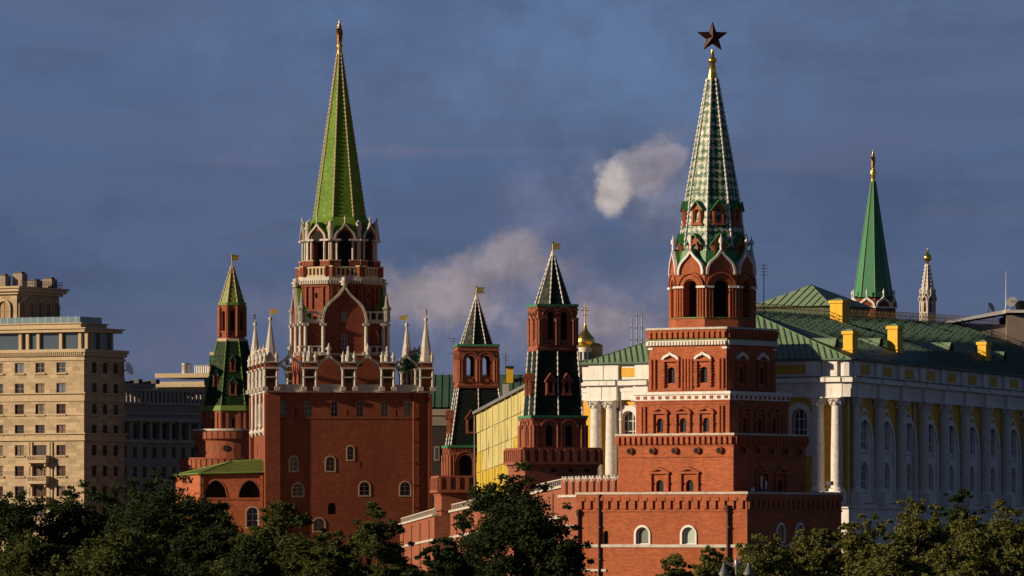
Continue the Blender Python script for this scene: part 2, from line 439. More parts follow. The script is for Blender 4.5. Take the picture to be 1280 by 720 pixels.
def tier(mb, parent, n, r, z0, z1, mat, wins=None, depth=.3, r1=None, phase=0, top=True):
    """a storey with n flat faces; wins = {face index: [window kwargs]}"""
    hw = r * math.tan(math.pi / n)
    for k in range(n):
        phi = phase + 2*math.pi*k/n; M = FM(phi, r); holes = []
        for sp in (wins or {}).get(k, []):
            sp = dict(sp); sp.setdefault('depth', depth); holes.append(window(parent, M, **sp))
        old = mb.M; mb.M = old @ M
        mb.wall([(-hw, z0), (hw, z0), (hw, z1), (-hw, z1)], holes, mat, depth)
        mb.M = old
    if top: mb.poly([(x, y, z1) for x, y in ngon(n, r, phase)], mat)
def each_face(mb, n, r, fn, phase=0):
    hw = r * math.tan(math.pi / n); old = mb.M
    for k in range(n):
        mb.M = old @ FM(phase + 2*math.pi*k/n, r); fn(hw, k)
    mb.M = old
def dentils(mb, n, r, z0, z1, pitch, wid, proud, mat, phase=0):
    def f(hw, k):
        m = max(1, int(2*hw/pitch))
        for i in range(m):
            u = -hw + (i + .5)*2*hw/m; mb.box(u - wid/2, u + wid/2, -proud, .02, z0, z1, mat)
    each_face(mb, n, r, f, phase)
def bead_string(parent, pts, step, rad, mat):
    """one connected beaded moulding that follows the points"""
    mb = MB(); rings = []
    for a, b in zip(pts, pts[1:]):
        a, b = Vector(a), Vector(b); L = (b-a).length; m = max(1, int(L/step)); d = (b-a).normalized(); x = d.orthogonal().normalized(); y = d.cross(x)
        for j in range(m):
            for f, r in ((.0, .30), (.28, .85), (.5, 1.0), (.72, .85), (.98, .30)):
                p = a.lerp(b, (j+f)/m); rings.append([tuple(p + (x*math.cos(t*math.pi/3) + y*math.sin(t*math.pi/3))*rad*r) for t in range(6)])
    ps = [p for r in rings for p in r]; fs = [(6*i+k, 6*i+(k+1) % 6, 6*i+6+(k+1) % 6, 6*i+6+k) for i in range(len(rings)-1) for k in range(6)]
    mb.faces(ps, fs, mat); return mb.build('ridge_trim', parent)
def ridge_trim(parent, n, prof, mat, step, rad, phase=0):
    for i in range(n):
        t = phase + (2*i - 1)*math.pi/n; q = 1/math.cos(math.pi/n)
        bead_string(parent, [((r*q + rad*.35)*math.sin(t), -(r*q + rad*.35)*math.cos(t), z) for z, r in prof], step, rad, mat)
def spire(mb, n, prof, mat, phase=0):
    for (z0, r0), (z1, r1) in zip(prof, prof[1:]):
        mb.frustum(ngon(n, r0, phase), z0, ngon(n, r1, phase), z1, mat, caps=False)
    z, r = prof[-1]; mb.poly([(x, y, z) for x, y in ngon(n, r, phase)], mat)
    z, r = prof[0]; mb.poly([(x, y, z) for x, y in reversed(ngon(n, r, phase))], mat)
def kokoshnik(parent, M, w, h, z, back, trim='white_stone', tymp='brick', roof='sheet_green', tw=.28, notch=None, finial=None):
    """ogee gable: white band, brick panel and a curved green roof running back"""
    mb = MB(); mb.M = M; lo = shift(ogee(w, h), 0, z); inn = grow(lo, -tw, True)
    mb.ring(inn, lo, -.22, .35, trim, close=False)
    if notch:
        hw_, hh_ = notch; m_ = 8
        nl = [(-hw_*math.cos(math.pi*i/m_), z + hh_ - hw_ + hw_*math.sin(math.pi*i/m_)) for i in range(m_+1)]
        nl = [(-hw_, z)] + nl + [(hw_, z)]
        mb.wall([(u, v) for u, v in inn] + nl, [], tymp, .5, y=.02)
        mb.poly([(u, .1, v) for u, v in nl], 'dark_inside')
        mb.faces([(u, .02, v) for u, v in nl] + [(u, .1, v) for u, v in nl], [(i, i+1, len(nl)+i+1, len(nl)+i) for i in range(len(nl)-1)], tymp)
    else: mb.wall([(u, v) for u, v in inn], [], tymp, .5, y=.02)
    n = len(lo)
    lo2 = grow(lo, .03, True)
    mb.faces([(u, .1, v) for u, v in lo2] + [(u*.8, back, v) for u, v in lo2], [(i, i+1, n+i+1, n+i) for i in range(n-1)], roof)
    o = mb.build('gable', parent)
    if finial:
        f = MB(); f.M = M; zt = z + h; k = finial
        f.lathe([(zt-.1, .10*k), (zt+.25*k, .16*k), (zt+.4*k, .08*k), (zt+.7*k, .26*k), (zt+.95*k, .2*k), (zt+1.15*k, .07*k), (zt+1.5*k, .02*k)], trim, 0, -.05, 8)
        q = f.build('finial', o)
    return o
def dormer(parent, phi, rb, tilt_r, z, w, h, body='brick', roof='sheet_green', pane='dark_inside', deep=None):
    """little gabled window standing out of a spire facet"""
    M = FM(phi, rb); mb = MB(); mb.M = M; d = deep or (tilt_r + .6); hb = h*.68
    ho = shift(outline('arch', w*.42, hb*.78), 0, z + .08*h)
    mb.wall([(-w/2, z), (w/2, z), (w/2, z+hb), (0, z+h-.12), (-w/2, z+hb)], [ho], body, .3)
    for s in (-1, 1): mb.faces([(s*w/2, 0, z), (s*w/2, d, z), (s*w/2, d, z+hb), (s*w/2, 0, z+hb)], [(0,1,2,3)], body)
    for s in (-.36, .36): mb.box(s*w-.07, s*w+.07, -.1, .05, z, z+hb, body)
    mb.box(-w/2-.08, w/2+.08, -.14, .1, z-.16, z, body)
    o = mb.build('dormer', parent)
    rf = MB(); rf.M = M; e = .16; t = .13
    for s in (-1, 1):
        a, b = (s*(w/2+e), z+hb-.18), (0, z+h)
        rf.faces([(a[0], -.25, a[1]), (b[0], -.25, b[1]), (b[0], d, b[1]), (a[0], d, a[1]),
                  (a[0], -.25, a[1]-t), (b[0], -.25, b[1]-t), (b[0], d, b[1]-t), (a[0], d, a[1]-t)],
                 [(0,1,2,3), (4,7,6,5), (0,4,5,1), (3,2,6,7), (0,3,7,4), (1,5,6,2)], roof)
    rf.build('roof', o)
    g = MB(); g.M = M; g.poly([(u, .28, v) for u, v in ho], pane); g.build('pane', o)
    return o
def flag(parent, x, y, z, L, h, mat='gold', ang=0.15, pole=1.0, rad=.05):
    mb = MB(); mb.M = Matrix.Translation((x, y, z)) @ Matrix.Rotation(ang, 4, 'Z')
    mb.tube((0,0,-.2), (0,0,h+pole), rad, rad*.6, mat, 6)
    p = [(0.02, pole), (L, pole + h*.12), (L*.72, pole + h*.45), (L, pole + h*.9), (0.02, pole + h)]
    n = len(p); ps = [(u, -.03, v) for u, v in p] + [(u, .03, v) for u, v in p]
    mb.faces(ps, [(0,1,2), (0,2,4), (2,3,4), (n+2,n+1,n), (n+4,n+2,n), (n+4,n+3,n+2)] + [(i, n+i, n+(i+1) % n, (i+1) % n) for i in range(n)], mat)
    mb.octa((0, 0, h + pole), rad*2.4, mat)
    return mb.build('weathervane', parent)
def star(parent, z, Rr, ang, face, edge, x=0):
    mb = MB(); mb.M = Matrix.Translation((x, 0, z)) @ Matrix.Rotation(ang, 4, 'Z')
    pt = []
    for i in range(10):
        t = math.pi/2 + i*math.pi/5; r = Rr if i % 2 == 0 else Rr*.40
        pt.append((r*math.cos(t), r*math.sin(t)))
    d = Rr*.22
    for s in (-1, 1):
        for i in range(10):
            a, b = pt[i], pt[(i+1) % 10]; mb.poly([(a[0], 0, a[1]), (b[0], 0, b[1]), (0, s*d, 0)], face)
    o = mb.build('star', parent)
    e = MB(); e.M = mb.M
    for i in range(10):
        a, b = pt[i], pt[(i+1) % 10]; e.tube((a[0], 0, a[1]), (b[0], 0, b[1]), Rr*.035, Rr*.035, edge, 5)
    for i in range(0, 10, 2):
        a = pt[i]
        for s in (-1, 1): e.tube((a[0], 0, a[1]), (0, s*d*1.02, 0), Rr*.012, Rr*.012, edge, 4)
    e.build('rim', o); return o
def pipe(parent, M, x, z0, z1, r=.12, mat='pipe_brown', hopper=True):
    mb = MB(); mb.M = M
    mb.tube((x, -r*1.6, z0), (x, -r*1.6, z1), r, r, mat, 8)
    if hopper: mb.lathe([(z1-.1, r), (z1+.35, r*2.4), (z1+.6, r*2.4)], mat, x, -r*1.6, 8)
    k = z0 + 1
    while k < z1: mb.box(x-r*1.5, x+r*1.5, -r*2.8, 0, k, k+.12, mat); k += 3.2
    return mb.build('downpipe', parent)
def balusters(mb, hw, z0, z1, pitch, mat, y=0, th=.16, a=-1, b=1):
    h = z1 - z0
    mb.box(a*hw, b*hw, y-.16, y+.16, z0, z0+.16*h, mat); mb.box(a*hw, b*hw, y-.18, y+.18, z1-.18*h, z1, mat)
    m = max(1, int((b-a)*hw/pitch))
    for i in range(m):
        u = a*hw + (i+.5)*(b-a)*hw/m; mb.box(u-th/2, u+th/2, y-th/2, y+th/2, z0+.15*h, z1-.17*h, mat)

# ------------------------------------------------------------------ ground
g = MB(); g.poly([(-6000, -500, 0), (6000, -500, 0), (6000, 12000, 0), (-6000, 12000, 0)], 'grass')
g.build('ground')['kind'] = 'structure'
g = MB(); g.poly([(-400, 180, .004), (400, 150, .004), (400, 172, .004), (-400, 202, .004)], 'asphalt')
g.build('road')['kind'] = 'structure'
for yy in (-.075, .0):
    pass
g = MB()
g.faces([(-400, 202.02, -.1), (400, 172.02, -.1), (400, 175, -.1), (-400, 205, -.1), (-400, 202.02, .13), (400, 172.02, .13), (400, 175, .13), (-400, 205, .13)],
        [(4,5,6,7), (0,1,5,4), (1,2,6,5), (2,3,7,6), (3,0,4,7)], 'office_trim')
g.build('pavement')['kind'] = 'structure'

# ================================================================== the star tower on the right
D1 = 600.; s1 = D1/F
def borovitskaya():
    t = thing('star_tower', 'stepped red brick tower with green and white chequered spire and dark red star', 'tower', 890.5, D1, -34.5)
    s = s1; z = lambda py: CZ + (HY - py)*s
    br = 'brick'
    # third-from-ground storey
    b = MB()
    def gable_sur(mb, u, zb, zt, w, kind):
        """brick window surround: two half columns, a lintel and a gable or ogee above"""
        hcol = (zt - zb)*.72
        for q in (-1, 1):
            mb.box(u+q*w/2-.14, u+q*w/2+.14, -.22, .02, zb, zb+hcol, br)
            mb.box(u+q*w/2-.20, u+q*w/2+.20, -.28, .02, zb+hcol*.45, zb+hcol*.55, br)
        mb.box(u-w/2-.24, u+w/2+.24, -.28, .02, zb+hcol, zb+hcol+.22, br)
        if kind == 'gable':
            for q in (-1, 1):
                mb.faces([(u+q*(w/2+.2), -.3, zb+hcol+.22), (u, -.3, zt), (u, -.3, zt-.28), (u+q*(w/2-.1), -.3, zb+hcol+.22),
                          (u+q*(w/2+.2), .02, zb+hcol+.22), (u, .02, zt), (u, .02, zt-.28), (u+q*(w/2-.1), .02, zb+hcol+.22)],
                         [(0,1,2,3), (0,4,5,1), (3,2,6,7)], br)
        else:
            lo = shift(ogee(w+.3, zt-zb-hcol-.22), u, zb+hcol+.22)
            mb.ring(grow(lo, -.24, True), lo, -.3, .02, 'white_paint' if kind == 'white' else br, close=False)
    wn = {}
    for k, us in ((0, (-23, 21)), (1, (-20, 24)), (2, (-21, 21)), (3, (-21, 21))):
        wn[k] = [dict(x=u*s, z=z(615.5), w=11*s, h=15*s, fw=.07, pane='glass', frame='brick_dull', bars=(0, 1), kind='arch') for u in us]
    tier(b, t, 4, 85*s, z(640), z(556), br, wn)
    def f(hw, k):
        for wd in wn[k]: gable_sur(b, wd['x'], z(616), z(584), 25*s, 'gable')
        for i in range(5):    # row of round spout openings
            u = (-66 + i*33)*s; b.tube((u, -.32, z(564)), (u, .05, z(564)), .36, .36, br, 10); b.tube((u, -.34, z(564.5)), (u, -.30, z(564.5)), .29, .29, 'dark_inside', 10)
        b.box(-hw-.1, hw+.1, -.1, .02, z(572.5), z(571), br)
    each_face(b, 4, 85*s, f)
    b.build('lower_storey', t)
    c = MB(); c.slab(4, 85*s, z(560), z(556)+.05, br, 87*s); c.slab(4, 87*s, z(555.9), z(545.5), br); c.slab(4, 88.2*s, z(545.5), z(543), 'white_stone')
    dentils(c, 4, 87*s, z(556), z(547), 7.6*s, 4.4*s, .22, br); c.build('lower_parapet', t)
    # second storey
    b = MB(); wn = {}
    for k in range(4):
        wn[k] = [dict(x=u*s, z=z(541.5), w=9.5*s, h=18*s, fw=.07, frame='brick_dull', bars=(0, 1)) for u in (-33, 1, 35)]
    tier(b, t, 4, 69*s, z(546), z(495), br, wn)
    def f(hw, k):
        for wd in wn[k]: gable_sur(b, wd['x'], z(542), z(509), 20*s, 'ogee')
        for q in (-1, 1):
            for i in (0, 1): b.tube((q*(60-5*i)*s, -.04, z(542)), (q*(60-5*i)*s, -.04, z(509)), .17, .17, br, 8)
        b.box(-hw-.05, hw+.05, -.08, .02, z(506.5), z(505), br)
    each_face(b, 4, 69*s, f); b.build('middle_storey', t)
    c = MB(); c.slab(4, 70*s, z(503.5), z(501.5), br); c.slab(4, 70.5*s, z(501.5), z(494.5), 'white_paint'); c.slab(4, 72.5*s, z(494.5), z(491), 'white_paint')
    def f(hw, k):
        m = 13
        for i in range(m):
            u = -hw + (i+.5)*2*hw/m; c.box(u-.19, u+.19, -.05, .02, z(500), z(496.2), br)
    each_face(c, 4, 70.5*s, f); c.build('middle_cornice', t)
    # upper storey
    b = MB(); wn = {}
    for k in range(4):
        wn[k] = [dict(x=u*s, z=z(480), w=11*s, h=20*s, frame='dark_metal', bars=(1, 3), fw=.07) for u in (-24, 24)]
    tier(b, t, 4, 57.3*s, z(493), z(432), br, wn, .4)
    def f(hw, k):
        for wd in wn[k]:
            gable_sur(b, wd['x'], z(485), z(441), 21*s, 'white')
            for q in (-1, 1):
                for j in range(8): b.box(wd['x']+q*10.5*s-.22, wd['x']+q*10.5*s+.22, -.3, .02, z(483)+j*.28, z(483)+j*.28+.15, br)
        for u in (-53, -47.5, -7, -2.3, 2.3, 7, 47.5, 53): b.tube((u*s, -.05, z(488)), (u*s, -.05, z(450)), .17, .17, br, 8)
        b.box(-hw-.06, hw+.06, -.1, .02, z(489), z(487.5), br)
        for q in (-1, 1): b.box(q*hw-.5 if q > 0 else -hw-.08, hw+.08 if q > 0 else -hw+.5, -.09, .02, z(438), z(435.5), 'white_paint')
    each_face(b, 4, 57.3*s, f); b.build('upper_storey', t)
    c = MB(); c.slab(4, 59*s, z(431), z(426.5), 'white_paint'); c.slab(4, 60.5*s, z(426.5), z(425.3), 'moss_green'); c.slab(4, 58.6*s, z(425.3), z(413.5), br); c.slab(4, 60.2*s, z(413.5), z(411), 'white_stone')
    dentils(c, 4, 59*s, z(433), z(428), 4.4*s, 2.4*s, .2, 'white_paint')
    def f(hw, k):
        m = 15
        for i in range(m):
            u = -hw + (i+.5)*2*hw/m; c.box(u-.2, u+.2, -.24, .02, z(424), z(414.5), br)
            c.box(u-.2, u+.36, -.23, .02, z(417), z(414.6), br)
    each_face(c, 4, 58.6*s, f); c.build('upper_cornice', t)
    # octagonal belfry
    b = MB(); wn = {k: [dict(x=0, z=z(398), w=18*s, h=46*s, frame=None, pane='dark_inside', kind='arch', name='arch_opening')] for k in range(8)}
    r = 49.5*s
    tier(b, t, 8, r, z(411), z(336), br, wn, .9)
    b.slab(8, 51.2*s, z(412.5), z(400), br)
    def f(hw, k):
        lo = shift(outline('arch', 18*s, 46*s), 0, z(398))[2:]
        b.ring(grow(lo, .12, True), grow(lo, .50, True), -.14, .02, br, close=False)
        b.ring(grow(lo, .62, True), grow(lo, .82, True), -.24, .02, br, close=False)
        for u in (-18.6, -14.8, -11.2, 11.2, 14.8, 18.6): b.tube((u*s, -.06, z(399.5)), (u*s, -.06, z(363)), .13, .13, br, 8)
        b.box(-hw, hw, -.16, .02, z(399.5), z(398), 'moss_green')
    each_face(b, 8, r, f)
    b.build('belfry', t)
    c = MB()
    def f(hw, k):
        for q in (-1, 1):
            u0, u1 = sorted((q*9.4*s, q*(hw+.15))); c.box(u0, u1, -.26, .03, z(361.8), z(359.2), 'white_paint')
    each_face(c, 8, r, f)
    def f2(hw, k): c.box(-hw, hw, -.06, .02, z(346.6), z(344.8), br)
    each_face(c, 8, r, f2); c.build('string_course', t)
    for k in range(8): kokoshnik(t, FM(k*math.pi/4, r), 38*s, 32*s, z(345), 1.3, 'white_paint', 'brick', 'sheet_green', .22, finial=1.0)
    b = MB(); b.frustum(ngon(8, 48.6*s), z(345.5), ngon(8, 41.5*s), z(315), 'sheet_green'); b.build('roof_skirt', t)
    # spire
    prof = [(z(346), 43.5*s), (z(309), 38.6*s), (z(240), 29.7*s), (z(98), 6.1*s)]
    b = MB(); spire(b, 8, prof, 'tile_diamond'); sp = b.build('spire', t)
    ridge_trim(sp, 8, prof[1:], 'white_paint', .46, .115)
    for k in range(8):
        dormer(t, k*math.pi/4, 41.6*s, .7, z(328), 19*s, 35*s, deep=1.0)
        dormer(t, k*math.pi/4, 36.0*s, .5, z(281), 15*s, 29*s, deep=1.0)
    b = MB(); b.lathe([(z(99), .56), (z(92), .46), (z(79), .24), (z(77.5), .42), (z(74), .45), (z(72), .22), (z(62), .13)], 'gold', n=12); b.build('finial', t)
    star(t, z(46.5), 19*s, R(34.5 + 4), 'star_red', 'star_edge')
    # a bracket aerial on the right-hand cornice
    a = MB(); ax = 74*s
    a.tube((57*s, 30*s, z(411)), (57*s, 30*s, z(330)), .05, .04, 'dark_metal', 5)
    for j, L in enumerate((1.2, 1.0, .8, .9)): a.tube((57*s-L/2, 30*s, z(332+j*4)), (57*s+L/2, 30*s, z(332+j*4)), .03, .03, 'dark_metal', 4)
    a.build('aerial', t)
    return t
borovitskaya()

def gatehouse():
    s = s1; z = lambda py: CZ + (HY - py)*s
    t = thing('brick_gatehouse', 'wide low red brick gatehouse with white coping at the foot of the star tower', 'gatehouse', 887.5, D1, -31.5)
    hb = 121*s; b = MB(); fu = lambda px: (px - 825)/.853*s
    wl = [dict(x=fu(802), z=z(680), w=18*s, h=21*s, sur='white_paint', surw=.22, frame='white_paint', pane='glass_pale', bars=(0, 1), fw=.08),
          dict(x=fu(858), z=z(680), w=18*s, h=21*s, sur='white_paint', surw=.22, frame='white_paint', pane='glass_pale', bars=(0, 1), fw=.08),
          dict(x=fu(757), z=z(680), w=7.5*s, h=16.5*s, frame=None, pane='dark_inside')]
    wr = [dict(x=(px-990.5)/.5225*s, z=z(676), w=16*s, h=20*s, sur='white_paint', surw=.22, frame='white_paint', pane='glass_blue', bars=(0, 1), fw=.08) for px in (971, 996.5)]
    wr.append(dict(x=(1038-990.5)/.5225*s, z=z(677), w=9*s, h=15*s, frame=None, pane='dark_inside'))
    tier(b, t, 4, hb, -.3, z(615), 'brick', {0: wl, 1: wr}, .35)
    def f(hw, k):
        b.box(-hw-.05, hw+.05, -.10, .02, z(640), z(637.5), 'brick')
        b.box(-hw-.05, hw+.05, -.14, .02, z(622.5), z(619), 'brick')
        m = 19 if k % 2 == 0 else 19
        for i in range(m):
            u = -hw + (i+.5)*2*hw/m; b.box(u-.42, u+.12, -.2, .02, z(636.5), z(622.5), 'brick'); b.box(u+.12, u+.5, -.2, .02, z(626.5), z(622.5), 'brick')
    each_face(b, 4, hb, f); b.build('wall', t)
    c = MB(); c.slab(4, 123*s, z(618.5), z(615.8), 'white_stone'); c.build('coping', t)
    c = MB()
    def f(hw, k):
        c.box(-hw-.1, hw+.1, -.16, .02, z(684), z(680.3), 'white_stone')
        if k == 0: c.box(-hw-.1, -hw+3.4, -.14, .02, z(714), z(711), 'white_stone')
    each_face(c, 4, hb, f); c.build('string_course', t)
    M = FM(0, hb)
    for px, top in ((906.5, 640), (750, 618.6), (724.5, 645)): pipe(t, M, fu(px), 0, z(top), .15 if px > 760 else .12, hopper=top != 618.6)
    # small boxes and rods left on the roof
    def rods(label, px, hs):
        q = thing('rooftop_antenna', label, 'antenna', px, D1 - 5.6, 0, None, z(615.8))
        for i, h in enumerate(hs):
            m = MB(); u = (i - len(hs)/2)*.45
            m.tube((u, 0, 0), (u, 0, h+.3), .05, .05, 'grey_metal', 6); m.box(u-.09, u+.09, -.15, -.04, .35, h+.3, 'white_antenna'); m.build('panel', q)
        m = MB(); m.box(-len(hs)*.3, len(hs)*.3, -.3, .3, 0, .12, 'grey_metal'); m.build('base_frame', q)
    rods('row of white panel antennas on the gatehouse roof in the shaded corner', 952, (1.6, 1.5, 1.3, .8))
    rods('single short antenna post beside the equipment box on the gatehouse roof', 925, (1.0,))
    q = MB(); q.box(-.5, .5, -.4, .4, 0, .45, 'white_antenna'); q.box(-.56, .56, -.46, .46, .45, .52, 'grey_metal')
    o = q.build('equipment_box'); o.location = (X(937, D1-6.4), D1-6.4, z(615.8)); tag(o, 'low white equipment box on the gatehouse roof beside the antennas', 'equipment box')
gatehouse()

# ================================================================== two dark-roofed wall towers in the middle
def wall_tower(name, label, px, D, rot, P):
    s = D/F; z = lambda py: CZ + (HY - py)*s
    t = thing(name, label, 'tower', px, D, rot)
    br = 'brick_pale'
    # base block with machicolated parapet
    y0, y1, hb = P['base']; b = MB()
    aw = [dict(x=u*s, z=z(y1+31), w=6*s, h=14*s, frame=None, pane='dark_inside') for u in P.get('bw', ())]
    off = Matrix.Translation((P.get('bx', 0)*s, 0, 0))
    q = bpy.data.objects.new('base', None)
    mb = b; mb.M = off
    def tierM(mb, *a, **k): tier(mb, *a, **k)
    b.M = Matrix.Identity(4)
    tier(b, t, 4, (hb-2.5)*s, -.3, z(y1+20), br, {0: aw}, .3)
    b.slab(4, (hb-2.5)*s, z(y1+26), z(y1+20), br, hb*s); b.slab(4, hb*s, z(y1+20), z(y1+2.5), br); b.slab(4, (hb+1.2)*s, z(y1+2.5), z(y1), br)
    def f(hw, k):
        m = P.get('nm', 9)
        for i in range(m+1):
            u = -hw + i*2*hw/m; b.box(max(-hw, u-.25), min(hw, u+.25), -.28, .02, z(y1+18), z(y1+2.6), br)
        b.box(-hw-.1, hw+.1, -.3, .02, z(y1+21), z(y1+17.6), br)
    each_face(b, 4, hb*s, f); b.build('base', t)
    # arcaded storey
    y0, y1, h = P['arc']; b = MB()
    wn = {k: [dict(x=u*s, z=z(y0), w=P['aw']*s, h=P['ah']*s, frame=None, pane='dark_inside', name='arch_opening') for u in P['au']] for k in range(4)}
    tier(b, t, 4, h*s, z(y0+12), z(y1+3), br, wn, .6)
    def f(hw, k):
        for u in P['au']:
            lo = shift(outline('arch', P['aw']*s, P['ah']*s), u*s, z(y0))[2:]
            b.ring(grow(lo, .08, True), grow(lo, .38, True), -.16, .02, br, close=False)
            b.ring(grow(lo, .48, True), grow(lo, .66, True), -.26, .02, br, close=False)
        for u in [-h+2, -h+6, h-6, h-2, -2.2, 2.2]: b.tube((u*s, -.08, z(y0+2)), (u*s, -.08, z(y1+12)), .2, .2, br, 8)
        m = 16
        for i in range(m):
            u = -hw + (i+.5)*2*hw/m; b.box(u-.13, u+.13, -.14, .02, z(y1+6), z(y1+3), br)
    each_face(b, 4, h*s, f); b.build('arcade_storey', t)
    c = MB(); c.slab(4, (h+2.2)*s, z(y1+3), z(y1), 'copper_green'); c.build('eave', t)
    # lower tent
    y0, y1, h0, h1 = P['tent']; prof = [(z(y0), h0*s), (z(y1), h1*s)]
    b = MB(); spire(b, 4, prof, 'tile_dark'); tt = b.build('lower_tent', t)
    ridge_trim(tt, 4, prof, 'white_paint', .60, .11)
    for k in range(4):      # a bead line down the middle of every side as well
        a = k*math.pi/2; bead_string(tt, [((r+.03)*math.sin(a), -(r+.03)*math.cos(a), zz_) for zz_, r in prof], .60, .085, 'white_paint')
    for k in range(4):
        for u in P['du']:
            yb, yt, dw = P['dorm']; rb = (h0 + (h1-h0)*(y0-yb)/(y0-y1))*s + .25
            M0 = Matrix.Rotation(k*math.pi/2, 4, 'Z') @ Matrix.Translation((u*s, 0, 0)) @ Matrix.Rotation(-k*math.pi/2, 4, 'Z')
            d = dormer(t, k*math.pi/2, rb, .4, z(yb), dw*s, (yb-yt)*s, br, 'brick_dull')
            d.matrix_local = M0
    # belfry
    y0, y1, h = P['bel']; b = MB()
    wn = {k: [dict(x=u*s, z=z(y0-5 if P['open'] else y0-13), w=P['ww']*s, h=P['wh']*s, frame=None, pane=P['pane'], name='arch_opening') for u in P['wu']] for k in range(4)}
    tier(b, t, 4, h*s, z(y0), z(y1+3), br, wn, .7)
    def f(hw, k):
        for u in P['wu']:
            zz = wn[k][0]['z']; lo = shift(outline('arch', P['ww']*s, P['wh']*s), u*s, zz)[2:]
            b.ring(grow(lo, .06, True), grow(lo, .36, True), -.15, .02, br, close=False)
            b.ring(grow(lo, .48, True), grow(lo, .62, True), -.22, .02, br, close=False)
        cols = [-h+1.5, -h+4.5, h-4.5, h-1.5, -1.6, 1.6]
        for u in cols: b.tube((u*s, -.06, z(y0-6)), (u*s, -.06, z(y1+18)), .17, .17, br, 8)
        for u in (-h+3, 0, h-3): b.box((u-3)*s, (u+3)*s, -.24, .02, z(y1+19.5), z(y1+17), br)
        for u in P['wu']: b.box((u-3)*s, (u+3)*s, -.12, .02, z(y0-10), z(y0-6), 'brick_dull')
        b.box(-hw-.08, hw+.08, -.16, .02, z(y0-2.5), z(y0-.5), br); b.box(-hw-.1, hw+.1, -.2, .02, z(y1+8), z(y1+6), br)
    each_face(b, 4, h*s, f); b.build('belfry', t)
    c = MB(); c.slab(4, (h+1.2)*s, z(y0+1.5), z(y0-.3), 'brick_dull'); c.slab(4, (h+.8)*s, z(y1+6), z(y1+3), br); c.slab(4, (h+2)*s, z(y1+3), z(y1), 'copper_green'); c.build('cornice', t)
    # upper tent: eight sides
    y0, y1, h0 = P['spire']; ph = R(P.get('sph', 12)); prof = [(z(y0), h0/1.06*s), (z(y1), .9*s)]
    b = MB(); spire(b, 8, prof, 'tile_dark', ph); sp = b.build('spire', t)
    ridge_trim(sp, 8, prof, 'white_paint', .55, .09, ph)
    b = MB(); b.lathe([(z(y1+9), 2.2*s), (z(y1+1), 1.1*s), (z(y1), 1.7*s), (z(y1-1.6), 1.5*s), (z(y1-2.5), .5*s)], 'gold', n=10); b.build('finial', t)
    flag(t, 0, 0, z(y1-2), 11*s, 9*s, 'gold', R(-rot - 6), 1.5*s, .06)
    return t
wall_tower('tent_tower', 'taller of the two dark tent roofed brick towers, right of the yellow wall', 691, 670., 13, dict(
    base=(760, 560, 49), bw=(-10, 12, 33), nm=9, arc=(558, 520, 34.5), aw=9, ah=26, au=(-12.5, 12.5), tent=(520, 438, 30.5, 25.2),
    du=(-10.5, 10.5), dorm=(493, 467, 11), bel=(438, 381, 24.8), wu=(-8.6, 8.6), ww=7.5, wh=34, open=False, pane='dark_inside', spire=(381, 316, 22), sph=0))
wall_tower('tent_tower', 'shorter dark tent roofed brick tower partly hidden by the yellow wall', 595.5, 790., 6, dict(
    base=(760, 595, 51), nm=9, arc=(597, 557, 38), aw=16, ah=27, au=(-17, 17), tent=(557, 484, 35, 24.2),
    du=(-10, 12), dorm=(541, 513, 12), bel=(484, 431, 24.8), wu=(-10, 10), ww=9.5, wh=25, open=False, pane=None, spire=(431, 371, 20), sph=6))

